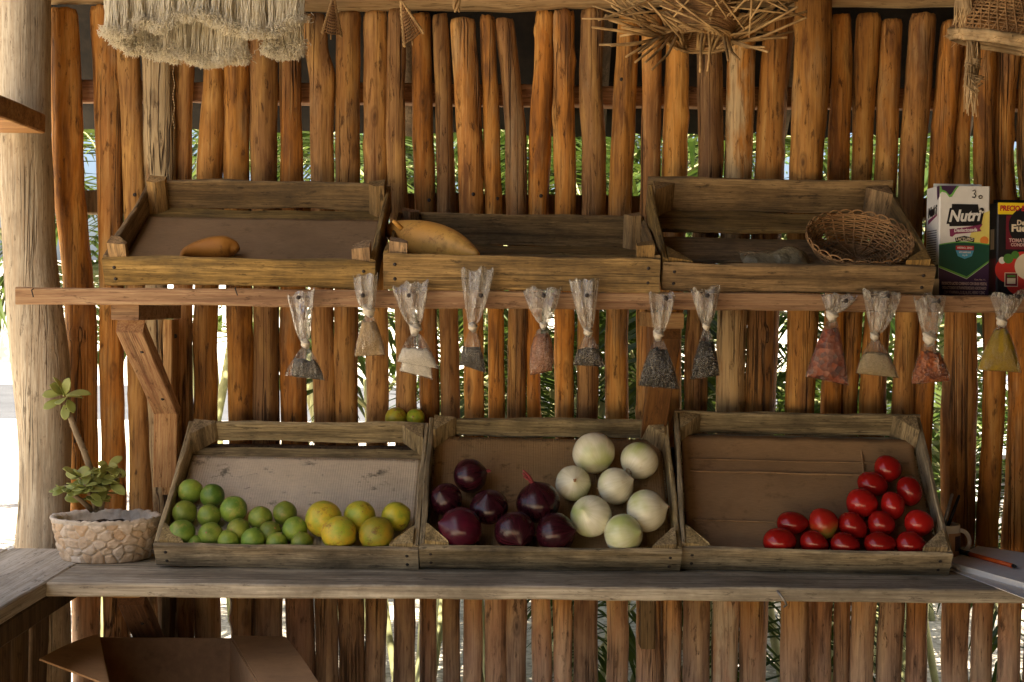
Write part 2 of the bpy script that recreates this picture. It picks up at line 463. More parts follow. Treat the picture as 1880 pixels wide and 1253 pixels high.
def plastic():
    t = NT('clear_plastic_film')
    w = t.math('MULTIPLY', t.rnd(), 19.0)
    n = t.noise(t.coord((120, 120, 34)), 1.0, 4, .6, w, .6)
    n2 = t.noise(t.coord((85, 85, 22)), 1.0, 3, .55, w, .9)
    a = t.ramp(n2, [(.38, .10), (.52, .22), (.64, .52), (.75, .75)])
    oc = t.n('ShaderNodeTexCoord'); sx = t.n('ShaderNodeSeparateXYZ'); t.l(oc.outputs['Object'], sx.inputs[0])
    a = t.math('MULTIPLY', a, t.ramp(t.math('ADD', t.math('MULTIPLY', sx.outputs[2], 10.0), .5), [(.35, .26), (.6, 1.3)]))
    nb = t.bump(n, 1.0, .014)
    p = t.bsdf((.66, .59, .44), .1, nb, .8)
    tr = t.n('ShaderNodeBsdfTransparent'); m1 = t.n('ShaderNodeMixShader'); t.l(a, m1.inputs[0]); t.l(tr.outputs[0], m1.inputs[1]); t.l(p.outputs[0], m1.inputs[2])
    gl = t.n('ShaderNodeBsdfGlossy'); gl.inputs['Roughness'].default_value = .1; t.l(nb, gl.inputs['Normal'])
    lw = t.n('ShaderNodeLayerWeight'); lw.inputs['Blend'].default_value = .35; t.l(nb, lw.inputs['Normal'])
    m2 = t.n('ShaderNodeMixShader'); t.l(t.math('MULTIPLY', t.math('ADD', lw.outputs['Fresnel'], .04), .46), m2.inputs[0]); t.l(m1.outputs[0], m2.inputs[1]); t.l(gl.outputs[0], m2.inputs[2]); t.l(m2.outputs[0], t.out.inputs['Surface'])
    return t.mat
M['plastic'] = plastic()
M['knot'] = plain('twisted_plastic', (.62, .56, .44), .35, .5, .2, 150, .4)

def grains(name, c1, c2, scale=330, rough=.7, chunky=False):
    t = NT(name)
    v = t.voro(t.coord((1, 1, 1)), scale, out='Color')
    sp = t.n('ShaderNodeSeparateColor'); t.l(v, sp.inputs[0])
    n = t.noise(t.coord((35, 35, 35)), 1.0, 4, .6)
    f = t.math('ADD', t.math('MULTIPLY', sp.outputs[0], .45), t.math('MULTIPLY', n, .55))
    c = t.ramp(f, [(.2, c1), (.75, c2)])
    d = t.voro(t.coord((1, 1, 1)), scale)
    t.bsdf(c, rough, t.bump(d, .8 if chunky else .4, .004), .3)
    return t.mat
M['g_pepper'] = grains('ground_pepper', (.03, .026, .018), (.085, .07, .05), 420)
M['g_beige'] = grains('beige_powder', (.34, .235, .11), (.46, .33, .17), 600)
M['g_white'] = grains('white_salt', (.62, .58, .48), (.74, .7, .6), 500)
M['g_grey'] = grains('grey_pepper_powder', (.04, .034, .026), (.10, .086, .065), 420)
M['g_pink'] = grains('pinkish_spice', (.22, .085, .035), (.40, .19, .095), 260)
M['g_black'] = grains('black_peppercorns', (.006, .0055, .004), (.045, .038, .026), 240, .45, True)
M['g_green'] = grains('dark_cloves', (.010, .009, .006), (.05, .042, .026), 300, .6, True)
M['g_red'] = grains('dried_red_chilli', (.05, .007, .003), (.36, .075, .016), 95, .45, True)
M['g_tan'] = grains('tan_spice_powder', (.30, .23, .11), (.44, .34, .18), 500)
M['g_orange'] = grains('chilli_flakes', (.12, .02, .005), (.48, .14, .028), 170, .6, True)
M['g_yellow'] = grains('turmeric_powder', (.33, .215, .008), (.43, .29, .015), 600)

def leafmat(name, c1, c2, trans=.35, rough=.45):
    t = NT(name)
    n = t.noise(t.coord((5, 5, 5)), 1.0, 4, .6, t.math('MULTIPLY', t.rnd(), 29.0))
    c = t.ramp(n, [(.3, c1), (.7, c2)])
    p = t.bsdf(c, rough, None, .4)
    tr = t.n('ShaderNodeBsdfTranslucent'); t.l(t.mix(.5, c, (.2, .3, .02), 'ADD') if False else c, tr.inputs['Color'])
    mx = t.n('ShaderNodeMixShader'); mx.inputs[0].default_value = trans
    t.l(p.outputs[0], mx.inputs[1]); t.l(tr.outputs[0], mx.inputs[2]); t.l(mx.outputs[0], t.out.inputs['Surface'])
    return t.mat
M['palm'] = leafmat('palm_leaf', (.020, .046, .007), (.085, .115, .017), .42)
M['palm_stem'] = plain('palm_stem', (.30, .30, .14), .6, .3, .3, 14)
M['leaf'] = leafmat('tree_leaf', (.03, .07, .012), (.09, .15, .03), .25)
M['succ'] = leafmat('succulent_leaf', (.20, .25, .06), (.44, .45, .12), .2, .38)
M['bark'] = plain('bark', (.24, .18, .11), .9, .2, .4, 22, .6)
M['soil'] = plain('potting_soil', (.055, .038, .024), .95, .1, .5, 90, .8)

def straw(name, c1, c2, dk=.85):
    t = NT(name)
    n = t.noise(t.coord((50, 50, 50)), 1.0, 4, .65)
    n0 = t.noise(t.coord((15, 15, 15)), 1.0, 3, .6)
    cc = t.mix(t.ramp(n0, [(.36, dk), (.56, 0.0)]), t.ramp(n, [(.3, c1), (.7, c2)]), tuple(x * .42 for x in c1))
    t.bsdf(cc, .7, t.bump(n, .3, .003), .25)
    return t.mat
M['wicker'] = straw('brown_wicker', (.26, .135, .055), (.46, .27, .115))
M['twig'] = straw('straw_twig', (.38, .22, .085), (.66, .44, .19))
M['raffia'] = straw('pale_raffia', (.46, .31, .15), (.70, .50, .27))
M['mouth_shade'] = straw('mouth_shade_wicker', (.10, .055, .022), (.20, .115, .05))
def cotton():
    t = NT('cream_cotton'); n = t.noise(t.coord((30, 30, 30)), 1.0, 4, .6); c = t.ramp(n, [(.3, (.92, .85, .68)), (.7, (.96, .92, .80))])
    p = t.bsdf(c, .9, None, .1); tr = t.n('ShaderNodeBsdfTranslucent'); t.l(c, tr.inputs['Color']); mx = t.n('ShaderNodeMixShader'); mx.inputs[0].default_value = .6
    t.l(p.outputs[0], mx.inputs[1]); t.l(tr.outputs[0], mx.inputs[2]); t.l(mx.outputs[0], t.out.inputs['Surface']); return t.mat
M['cotton'] = cotton()
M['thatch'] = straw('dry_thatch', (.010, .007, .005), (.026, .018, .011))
# ================================================================== the stick wall
YW = .53
wall = thing('stick_wall', 'wall of upright peeled brown poles standing side by side behind the crates', 'wall', T(.1, YW, 0))
# (px row, left edge, right edge) read down each pole
STK = [
 [(18, 92, 139), (290, 100, 152), (560, 120, 171), (660, 124, 176), (1170, 135, 181)],
 [(14, 166, 213), (290, 177, 222), (660, 184, 225), (1170, 194, 237)],
 [(45, 214, 254), (290, 223, 261), (660, 233, 269), (1170, 246, 290)],
 [(60, 261, 317), (290, 267, 318), (660, 270, 302), (1170, 292, 325)],
 [(60, 320, 357), (290, 318, 351), (660, 318, 352), (1170, 322, 357)],
 [(40, 377, 413), (140, 375, 412), (290, 364, 408), (660, 358, 399), (1170, 360, 404)],
 [(40, 413, 460), (290, 410, 456), (660, 420, 464), (1170, 425, 470)],
 [(30, 461, 510), (290, 461, 508), (660, 467, 511), (1170, 471, 519)],
 [(40, 512, 551), (200, 514, 552), (290, 516, 555), (660, 516, 560), (1170, 527, 576)],
 [(28, 558, 596), (90, 561, 600), (140, 570, 615), (200, 571, 613), (290, 570, 610), (660, 574, 615), (1170, 580, 620)],
 [(24, 621, 662), (290, 617, 658), (660, 616, 655), (1170, 623, 667)],
 [(23, 669, 708), (290, 668, 711), (660, 673, 711), (1170, 672, 707)],
 [(19, 713, 748), (290, 711, 746), (660, 728, 765), (1170, 721, 759)],
 [(26, 755, 789), (290, 759, 795), (660, 770, 804), (1170, 772, 802)],
 [(29, 795, 822), (290, 803, 834), (660, 809, 841), (1170, 814, 844)],
 [(38, 827, 871), (290, 839, 884), (660, 853, 889), (1170, 850, 885)],
 [(31, 880, 907), (290, 890, 919), (660, 897, 925), (1170, 891, 927)],
 [(36, 908, 942), (150, 921, 954), (290, 931, 967), (660, 933, 966), (1170, 929, 965)],
 [(22, 983, 1015), (290, 972, 1010), (660, 968, 992), (1170, 978, 1012)],
 [(22, 1016, 1054), (290, 1017, 1055), (660, 1020, 1054), (1170, 1017, 1049)],
 [(18, 1069, 1108), (150, 1066, 1105), (290, 1069, 1110), (660, 1061, 1098), (1170, 1056, 1097)],
 [(28, 1137, 1176), (290, 1121, 1163), (660, 1112, 1153), (1170, 1114, 1151)],
 [(30, 1181, 1214), (290, 1175, 1209), (660, 1171, 1204), (1170, 1170, 1214)],
 [(26, 1226, 1263), (290, 1218, 1260), (660, 1210, 1250), (1170, 1212, 1249)],
 [(26, 1279, 1323), (290, 1280, 1327), (660, 1258, 1299), (1170, 1256, 1303)],
 [(30, 1334, 1387), (290, 1333, 1381), (660, 1318, 1369), (1170, 1308, 1354)],
 [(30, 1404, 1455), (290, 1389, 1438), (660, 1371, 1424), (1170, 1359, 1405)],
 [(-60, 1462, 1524), (60, 1461, 1524), (290, 1452, 1511), (660, 1445, 1497), (1170, 1433, 1482)],
 [(29, 1529, 1561), (290, 1522, 1560), (660, 1512, 1546), (1170, 1483, 1528)],
 [(28, 1574, 1617), (290, 1566, 1603), (660, 1546, 1578), (1170, 1531, 1557)],
 [(38, 1618, 1656), (290, 1608, 1646), (660, 1584, 1628), (1170, 1561, 1604)],
 [(27, 1672, 1716), (290, 1653, 1700), (660, 1641, 1679), (1170, 1612, 1655)],
 [(40, 1731, 1769), (290, 1710, 1749), (660, 1682, 1716), (1170, 1663, 1700)],
 [(60, 1768, 1795), (290, 1750, 1779), (660, 1734, 1793), (1170, 1729, 1777)],
 [(30, 1795, 1828), (290, 1789, 1825), (660, 1806, 1844), (1170, 1785, 1821)],
 [(30, 1836, 1877), (290, 1828, 1863), (660, 1852, 1892), (1170, 1835, 1871)],
 [(30, 1884, 1925), (290, 1870, 1908), (660, 1900, 1938), (1170, 1880, 1918)],
]
YOFF = {3: -.018, 27: -.05, 23: .012, 33: .01, 4: .012, 12: -.008, 18: .012, 29: .006}
NAILS = {12: (706, 345), 13: (788, 368), 14: (822, 373), 15: (869, 357), 16: (913, 365), 17: (957, 371), 18: (993, 360), 19: (1044, 365), 21: (1141, 146), 2: (247, 358), 10: (689, 0)}

def cat(pts, y):
    if y <= pts[0][0]: return pts[0][1], pts[0][2]
    for i in range(len(pts) - 1):
        a, b = pts[i], pts[i + 1]
        if y <= b[0]:
            t = (y - a[0]) / (b[0] - a[0])
            p0, p3 = pts[max(i - 1, 0)], pts[min(i + 2, len(pts) - 1)]
            m = []
            for k in (1, 2):
                d = b[0] - a[0]
                t0 = (b[k] - p0[k]) / max(1, b[0] - p0[0]) * d
                t1 = (p3[k] - a[k]) / max(1, p3[0] - a[0]) * d
                m.append((2 * t**3 - 3 * t**2 + 1) * a[k] + (t**3 - 2 * t**2 + t) * t0 + (-2 * t**3 + 3 * t**2) * b[k] + (t**3 - t**2) * t1)
            return m[0], m[1]
    a, b = pts[-2], pts[-1]
    t = min((y - b[0]) / 500.0, 1.0)
    k1 = (b[1] - a[1]) * .5 * t; k2 = (b[2] - a[2]) * .5 * t
    return b[1] + k1, b[2] + k2

poles = []
for i, pts in enumerate(STK):
    mb = MB(); rr = []; NS = 28; sd = i * 5.7; nf = 6 + i % 3; tw = R.uniform(-.6, .6)
    Y = YW + YOFF.get(i, R.uniform(-.008, .008))
    y = pts[0][0]; ys = []
    while y < 1690: ys.append(y); y += 10
    fl = R.uniform(.85, 1.0); kn_ = [(R.uniform(3.4, 6.0), R.uniform(.1, 2.0), R.uniform(.06, .22), R.uniform(.012, .03)) for _ in range(7)]
    for k, y in enumerate(ys):
        xl, xr = cat(pts, y)
        c = at((xl + xr) / 2, y, Y)
        r = sz(xr - xl, Y) / 2 * 1.075
        z = c.z
        c.x += .0038 * nz(z * 4, sd, 1) + .0016 * nz(z * 14, sd, 8); r *= 1 + .07 * nz(z * 5, sd, 12) + .03 * nz(z * 17, sd, 3); c.y += .006 * nz(z * 2.3, sd, 5)
        ring = []
        for j in range(NS):
            ph = 2 * PI * j / NS
            cx, sx = math.cos(ph), math.sin(ph)
            q = 1 + .10 * nz(cx * 1.1 + sd, sx * 1.1, z * 2.2) + .055 * nz(cx * 2.6, sx * 2.6 + sd, z * 3.5) + .03 * nz(cx * 6, sx * 6 + sd, z * 9)
            for (kp, kz, ka, ks) in kn_: 
                if abs(z - kz) < ks * 3: q += ka * math.exp(-((z - kz) / ks) ** 2 - ((ph - kp) / .5) ** 2)
            fa = ((ph + tw * z + sd) % (2 * PI / nf)) - PI / nf
            q *= lerp(1, math.cos(PI / nf) / math.cos(fa) * 1.05, .38)
            if k == 0: q *= .9
            ring.append(Vector((c.x + r * q * cx, c.y + r * q * sx * fl, c.z + (.006 * nz(cx * 2 + sd, sx * 2, 3) if k < 2 else 0))))
        rr.append(ring)
    mb.rings(rr, True, True)
    if i in NAILS:
        nx, ny = NAILS[i]
        if ny:
            p = at(nx, ny, Y - sz(pts[1][2] - pts[1][1], Y) / 2 * fl * .97)
            mb.ball(T(*p) @ SCL(.0042, .0022, .0042), None, 8, 6, 1)
    poles.append(mb.build('pole', [M['pole_pale' if i in (3, 25) else 'pole'], M['nail']], wall))
# horizontal rails nailed behind the poles (and the one the crates lean on)
def rail(px0, y0, px1, y1, Y, h, d, mat, seed):
    a, b = at(px0, y0, Y), at(px1, y1, Y)
    mb = MB(); L = (b - a).length
    mb.plank(frame_x(a, b), L, d, h, 30, .004, .003, seed)
    return mb.build('rail', mat, wall)
def frame_x(a, b):
    x = (b - a).normalized(); z = Vector((0, 0, 1)); y = z.cross(x).normalized(); z = x.cross(y)
    m = Matrix((x, y, z)).transposed().to_4x4(); m.translation = (a + b) / 2
    return m
rail(20, 168, 1980, 186, YW + .062, .046, .04, M['rail'], 3.3)
rail(60, 372, 1980, 386, YW + .060, .05, .035, M['darkwood'], 8.1)
rail(60, 1052, 1980, 1062, YW + .062, .05, .04, M['darkwood'], 5.2)
mb = MB(); a = Vector((-.70, .468, 1.037)); b = Vector((.84, .468, 1.037))
mb.plank(frame_x(a, b), 1.54, .042, .05, 30, .002, .003, 9.0); mb.build('rail', M['darkwood'], wall)

# ------------------------------------------------------------------ low side wall under the counter arm, left
side = thing('stick_wall', 'low dark wall of boards under the left counter arm', 'wall', T(-1.0, 0, 0))
for i in range(9):
    mb = MB(); rr = []; yy = .34 - i * .108; r = .05
    for k in range(30):
        z = k / 29 * .826
        c = Vector((-.985 + .006 * nz(z * 3, i * 3.1), yy + .006 * nz(z * 2, i, 4), z))
        w = r * (1 - .09 * (nz(z * 3, i * 2.2, 7) + .6)) * (1.0 if i != 3 else .93)
        rr.append([c + Vector((.022 * sx, w * cx, 0)) * (1 + .12 * nz(cx + i * 3, sx, z * 5)) for cx, sx in [(math.cos(2 * PI * j / 14), math.sin(2 * PI * j / 14)) for j in range(14)]])
    mb.rings(rr); mb.build('board', M['darkwood'], side)

# ------------------------------------------------------------------ corner post
mb = MB(); rr = []
PP = [(-80, -12, 92), (240, -4, 92), (330, 0, 96), (450, 8, 100), (560, 13, 112), (660, 20, 124), (800, 34, 128), (900, 36, 127), (1010, 28, 126), (1170, 20, 130)]
for k in range(190):
    y = -80 + k * 9.6
    xl, xr = cat(PP, min(y, 1170))
    Yp = .43
    c = at((xl + xr) / 2, y, Yp); r = sz(xr - xl, Yp) / 2
    if c.z < 0: c.z = 0
    ring = []
    for j in range(36):
        ph = 2 * PI * j / 36; cx, sx = math.cos(ph), math.sin(ph)
        q = 1 + .06 * nz(cx * 1.3, sx * 1.3, c.z * 1.5) + .025 * nz(cx * 4, sx * 4, c.z * 4)
        ring.append(Vector((c.x + r * q * cx, c.y + r * q * sx, c.z)))
    rr.append(ring)
    if c.z <= 0: break
mb.rings(rr)
post = mb.build('corner_post', M['post'])
tag(post, 'thick pale bare log post at the left corner of the stall', 'post')

# ------------------------------------------------------------------ roof beam, side beam, roof
mb = MB(); pts = []; rad = []
for k in range(60):
    px = -400 + k * 46
    p = at(px, -24 + 5 * math.sin(px * .004 - 1) + (-7 if px < 300 else 0), .52); p.z += .006 * nz(px * .006, 2)
    pts.append(p); rad.append(.050 + .005 * nz(px * .01, 5))
mb.tube(pts, rad, 16)
tag(mb.build('roof_beam', M['beam']), 'pale peeled log lying along the tops of the poles', 'beam')
mb = MB()
a, b = Vector((-1.04, .365, 1.741)), Vector((-1.04, -1.2, 1.741))
mb.plank(frame_x(a, b), (b - a).length, .12, .042, 20, .003, .003, 2.0)
tag(mb.build('side_beam', M['rail']), 'squared brown timber running from the pale corner post towards the viewer', 'beam')

roof = thing('thatched_roof', 'dark underside of the thatched roof above and behind the pole wall', 'roof', T(0, 0, 1.9))
FRONT_X = -1.1
def roof_sheet(Y0, z0, Y1, z1, seed):
    mb = MB(); nx, ny = 60, 26; vs = []; fs = []
    for i in range(ny + 1):
        for j in range(nx + 1):
            t = i / ny; x = -1.22 + 3.15 * j / nx
            if Y0 < -1:
                s_ = min(1, max(0, (x + 1.25) / .3)); Y0 = lerp(-1.75, -3.4, s_ * s_ * (3 - 2 * s_)); z0 = 3.56 - (-.88 - Y0) * .8125  # unseen front slope drawn low to shut light out except at the left
            dn = .035 * nz(x * 5, t * 9, seed) + .02 * nz(x * 19, t * 30, seed)
            e = (.05 * nz(x * 8, seed) + .03 * nz(x * 30, seed)) if i == 0 else 0
            vs.append((x, lerp(Y0, Y1, t) - e, lerp(z0, z1, t) + dn))
    n = len(vs); w = nx + 1
    vs += [(x, y, z + .14) for x, y, z in vs]
    for i in range(ny):
        for j in range(nx):
            a = i * w + j
            fs.append((a, a + w, a + w + 1, a + 1)); fs.append((n + a, n + a + 1, n + a + w + 1, n + a + w))
    for j in range(nx):
        fs.append((j, j + 1, n + j + 1, n + j)); a = ny * w + j; fs.append((a + 1, a, n + a, n + a + 1))
    for i in range(ny):
        a = i * w; fs.append((a + w, a, n + a, n + a + w)); a += nx; fs.append((a, a + w, n + a + w, n + a))
    mb.add(vs, fs)
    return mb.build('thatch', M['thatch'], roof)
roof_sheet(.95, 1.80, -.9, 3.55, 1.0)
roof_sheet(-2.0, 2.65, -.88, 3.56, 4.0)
mb = MB(); vs = []; fs = []; nn = 30     # unseen thatch sheet added to block light from the right
for i in range(nn + 1):
    for j in range(nn + 1):
        y = lerp(-3.6, .95, j / nn); top = lerp(1.30, 3.5, (y + 3.6) / 2.72) if y < -.88 else lerp(3.5, 1.82, (y + .88) / 1.83)
        vs.append((1.75 + .03 * nz(y * 6, i * .5) + .02 * nz(y * 25, i * 2), y, lerp(.02, top, i / nn)))
w_ = nn + 1; n_ = len(vs); vs += [(x + .1, y, z) for x, y, z in vs]
for i in range(nn):
    for j in range(nn):
        a = i * w_ + j; fs.append((a, a + 1, a + w_ + 1, a + w_)); fs.append((n_ + a, n_ + a + w_, n_ + a + w_ + 1, n_ + a + 1))
mb.add(vs, fs); mb.build('gable_light_block', M['thatch'], roof)
mb = MB(); vs = []; fs = []      # unseen thatch panel added to block front light, open at the left
for i in range(nn + 1):
    for j in range(nn + 1):
        x = lerp(FRONT_X, 1.74, j / nn)
        vs.append((x, -3.25 + .03 * nz(x * 6, i * .5) + .02 * nz(x * 25, i * 2), lerp(lerp(.95, .45, j / nn), 1.75, i / nn)))
n_ = len(vs); vs += [(x, y - .1, z) for x, y, z in vs]
for i in range(nn):
    for j in range(nn):
        a = i * w_ + j; fs.append((a, a + w_, a + w_ + 1, a + 1)); fs.append((n_ + a, n_ + a + 1, n_ + a + w_ + 1, n_ + a + w_))
mb.add(vs, fs); mb.build('front_light_block', M['thatch'], roof)
for k in range(7):
    x = -1.15 + k * .45; mb = MB()
    mb.tube([(x + .02 * nz(k, i), lerp(.9, -.9, i / 8), lerp(1.80, 3.47, i / 8)) for i in range(9)], .028, 8)
    mb.build('rafter', M['darkwood'], roof)

M['shaded_brace_x'] = wood('shaded_brace_wood', (.26, .13, .05), (.16, .075, .028), (.05, .022, .01), 'X', 30, 2, .1, .5, .4)
M['shaded_brace'] = wood('shaded_backboard_wood', (.30, .15, .055), (.19, .085, .03), (.06, .025, .01), 'Z', 30, 2, .1, .5, .4)  # darker copies of the brace wood, shade put into the colour
# ------------------------------------------------------------------ shelf
shelf = thing('shelf', 'long brown board shelf on brackets under the upper crates', 'shelf', T(0, .345, 1.365))
a, b = at(28, 543, .10), at(1990, 560, .10)
fx = frame_x(a, b); fx = fx @ T(0, .1225, 0)
mb = MB(); mb.plank(fx, (b - a).length, .245, .033, 60, .0022, .003, 4.4)
mb.build('board', M['shelf'], shelf)
SHZ = a.z + .0165   # shelf top at its left end
def shelf_top(x, a=a.copy(), b=b.copy()): return lerp(a.z, b.z, (x - a.x) / (b.x - a.x)) + .0165
def bracket(px, name_parent, ztop, drop, y_front, y_back, mat, seed, bmat):
    X = (px - CX) / F * (2.80); w = .054
    mb = MB(); L = y_back - y_front - .002
    mb.plank(T(X, (y_front + y_back) / 2, ztop - .017) @ RZ(PI / 2), L, w, .030, 8, .001, .002, seed); mb.build('arm', M['shelf'], name_parent)
    mb = MB()
    p0 = Vector((X, y_front + .055, ztop - .052)); p1 = Vector((X, y_back - .012, ztop - drop))
    m = Matrix(((1, 0, 0), (0, 1, 0), (0, 0, 1))).to_4x4()
    d = (p1 - p0); zax = d.normalized(); x = Vector((1, 0, 0)); yv = zax.cross(x)
    m = Matrix((x, yv, zax)).transposed().to_4x4()
    m.translation = (p0 + p1) / 2
    mb.plank(Matrix.Identity(4), d.length + .03, .028, w - .002, 10, .0012, .002, seed + 2)
    lm = m @ RY(-PI / 2); inv = lm.inverted()
    for q in (.2, .8):
        c = lerp(p0, p1, q); mb.ball(inv @ T(X + .008, c.y - .012, c.z - .008) @ SCL(.004, .004, .004), None, 8, 6, 1)
    mb.build('brace', [bmat, M['nail']], name_parent, lm=lm)
    mb = MB(); FT = .075 if drop > .24 else .17
    mb.plank(T(X, y_back - .012, ztop - drop + .0025 - FT / 2) @ RY(PI / 2), FT, .024, w - .004, 4, .0008, .002, seed + 4)
    mb.build('brace_foot', mat, name_parent)
    mb = MB(); mb.plank(T(X + .003, y_back + .011, ztop - .034 - (drop + FT - .02) / 2) @ RY(PI / 2), drop + FT - .02, w + .006, .02, 8, .001, .002, seed + 6)
    for dz in (-.05,):
        mb.ball(T(X + .014, y_back + .001, ztop - .07) @ SCL(.005, .003, .005), None, 8, 6, 1)
    mb.build('backboard', [mat, M['nail']], name_parent)
bracket(248, shelf, 1.366, .228, .125, .475, M['brace'], 1.0, M['brace_x'])
bracket(1222, shelf, 1.359, .285, .125, .475, M['shaded_brace'], 12.0, M['shaded_brace_x'])

# ------------------------------------------------------------------ counter
counter = thing('counter', 'weathered grey plank counter holding the lower crates and stone pot', 'counter', T(0, .2, .83))
mb = MB(); a, b = at(85, 1083, 0), at(1990, 1097, 0)
fx = frame_x(a, b)
ZC = .86
for k, (y0, y1, x0) in enumerate(((0, .205, 0), (.2075, .475, .02))):
    mb = MB(); mb.plank(fx @ T(x0 / 2, (y0 + y1) / 2, 0), (b - a).length - x0, y1 - y0, .0255, 60, .0018, .003, 7 + k * 5)
    mb.build('tabletop_board', M['counter'], counter)
def ctop(x, a=a.copy(), b=b.copy()): return lerp(a.z, b.z, (x - a.x) / (b.x - a.x)) + .0128
CT0 = ctop(-.4)
arm = MB(); arm.plank(T(-.849 - .095, -.37, ctop(-.9) - .012) @ RZ(PI / 2), 1.42, .186, .030, 30, .0015, .003, 31); arm.build('arm_board', M['counter_y'], counter)
arm = MB(); arm.plank(T(-.849 - .285, -.37, ctop(-.9) - .013) @ RZ(PI / 2), 1.42, .186, .030, 30, .0015, .003, 36); arm.build('arm_board', M['counter_y'], counter)
arm = MB(); arm.plank(T(-.868, -.37, ctop(-.9) - .048) @ RZ(PI / 2), 1.40, .03, .04, 20, .0015, .003, 41); arm.build('arm_rail', M['darkwood'], counter)
bracket(248, counter, CT0 - .027, .26, .15, .478, M['darkwood'], 21.0, M['shaded_brace_x'])
mb = MB(); p0, p1 = at(1200, 1100, .2), at(1200, 1215, .2)
mb.plank(T(p0.x, .33, (p0.z + p1.z) / 2 + .004) @ RY(PI / 2), p0.z - p1.z + .01, .05, .03, 6, .001, .003, 3); mb.build('brace', M['darkwood'], counter)
mb = MB(); hk = [at(1427, 1085, -.006), at(1434, 1094, -.012), at(1441, 1104, -.016), at(1444, 1111, -.012), at(1439, 1115, -.008)]
mb.tube(hk, .0022, 6); mb.build('hook', M['metal'], counter)
# ================================================================== crates
def crate(xl, xr, ybot, Yf, th, L, H, yaw=0.0, z0=None, post='tri', lab='', slats=(), W_back=0, bow=0.0, seed=0.0, hb=None, post_h=None):
    A, B = at(xl, ybot, Yf), at(xr, ybot, Yf)
    W = (B - A).length; c = (A + B) / 2
    if z0 is not None: c.z = z0(c.x)
    roll = -math.atan2(A.z - B.z, B.x - A.x) if z0 else 0
    Mx = T(*c) @ RZ(yaw) @ RY(AL * .9) @ RX(th)
    t = thing('wooden_crate', lab, 'crate', Mx, 'wooden produce crates on the stall')
    k = .010; hb = hb or H
    mx, my, mz = (M['low_x'], M['low_y'], M['low_z']) if th > .56 else (M['crate'], M['crate_y'], M['crate_z'])
    def pl(name, m, lx, ly, lz, mat, n=14, sd=0, bw=0.0, nails=()):
        q = MB(); q.plank(m, lx, ly, lz, n, .0034, .002, seed + sd, 0, bw)
        if 'plank' in name:
            q.v = [p + Vector((0, 0, (.0045 * nz(p.x * 5, p.y * 5, seed + sd) + .0018 * nz(p.x * 17, p.y * 17, seed + sd)) * (1 if p.z > lz * .5 else .6))) for p in q.v]
        for (x, y, z) in nails: q.ball(T(x, y, z) @ SCL(.0035, .002, .0035), None, 8, 5, 1)
        return q.build(name, [mat, M['nail']], t, world=False)
    nl = [(s * (W / 2 - .022), -.0005, H * f) for s in (-1, 1) for f in (.3, .72)]
    pl('front_plank', T(0, k / 2, H / 2), W, k, H, mx, 18, 1, bow, nl)
    pl('back_plank', T(0, L - k / 2, hb / 2 + .004), W, k, hb, mx, 18, 2, bow)
    for s in (-1, 1):
        pl('side_plank', T(s * (W / 2 - k / 2), L / 2, H / 2 + .003) @ RZ(PI / 2), L - 2 * k - .001, k, H + .002, my, 10, 3 + s)
    for q, (v0, v1) in enumerate(slats):
        pl('floor_slat', T(0, (v0 + v1) / 2, .005), W - 2 * k - .002, v1 - v0, .008, mx, 12, 9 + q)
    ph = post_h or H + .014
    for sx in (-1, 1):
        for front in (True, False):
            q = MB(); e = .046
            x0 = sx * (W / 2 - k - .0006); y0 = k + .0006 if front else L - k - .0006
            sy = 1 if front else -1
            zt = ph if not front else H + .010
            zz = .0095
            if post == 'tri':
                poly = [(x0, y0), (x0 - sx * e, y0), (x0 - sx * e * .93, y0 + sy * .006), (x0 - sx * .006, y0 + sy * e * .93), (x0, y0 + sy * e)]
            else:
                e2 = .034
                poly = [(x0, y0), (x0 - sx * e2, y0), (x0 - sx * e2, y0 + sy * e2 * .5), (x0 - sx * e2 * .5, y0 + sy * e2), (x0, y0 + sy * e2)]
                zt = ph if not front else H + .026
            if sx * sy < 0: poly = poly[::-1]
            q.prism(poly, zz, zt + R.uniform(-.003, .005))
            # skew the top a little: sawn at an angle
            for i2, p in enumerate(q.v):
                if p.z > .03: p.z += (p.x - x0) * sx * R.uniform(.05, .2)
            q.build('corner_block', mz, t, world=False)
    return t, Mx, W, L, H

full = lambda L, n, g: [(.012 + i * ((L - .024) / n) + g / 2, .012 + (i + 1) * ((L - .024) / n) - g / 2) for i in range(n)]
CR = {}
Z = lambda x: ctop(x)
S = lambda x: shelf_top(x)
CR['A'] = crate(193, 690, 525, .115, math.radians(27.5), .37, .058, 0, S, 'sq', 'upper left wooden crate tilted on the shelf with a bowed front board', full(.37, 4, .006), seed=1.0, bow=.006, hb=.062, post_h=.085)
CR['B'] = crate(704, 1210, 528, .10, math.radians(15.5), .365, .068, 0, S, 'sq', 'shallow upper crate between the two deeper upper ones, holding a yellow squash', full(.365, 4, .012), seed=13.0, post_h=.083)
CR['C'] = crate(1214, 1711, 534, .115, math.radians(28.5), .37, .060, .008, S, 'tri', 'upper right wooden crate with open slatted floor holding the wicker basket', [(.02, .105), (.118, .222), (.264, .352)], seed=27.0, hb=.075, post_h=.074)
CR['D'] = crate(288, 769, 1040, .155, math.radians(36), .375, .056, 0.0, Z, 'tri', 'lower left wooden crate filled with limes and yellow citrus', [(.02, .10), (.11, .20), (.21, .28), (.287, .338)], seed=41.0, post_h=.066, hb=.052)
CR['E'] = crate(771, 1248, 1038, .155, math.radians(38.5), .375, .059, 0, Z, 'tri', 'lower middle wooden crate filled with red and white onions', full(.375, 4, .008), seed=57.0, post_h=.069, hb=.05)
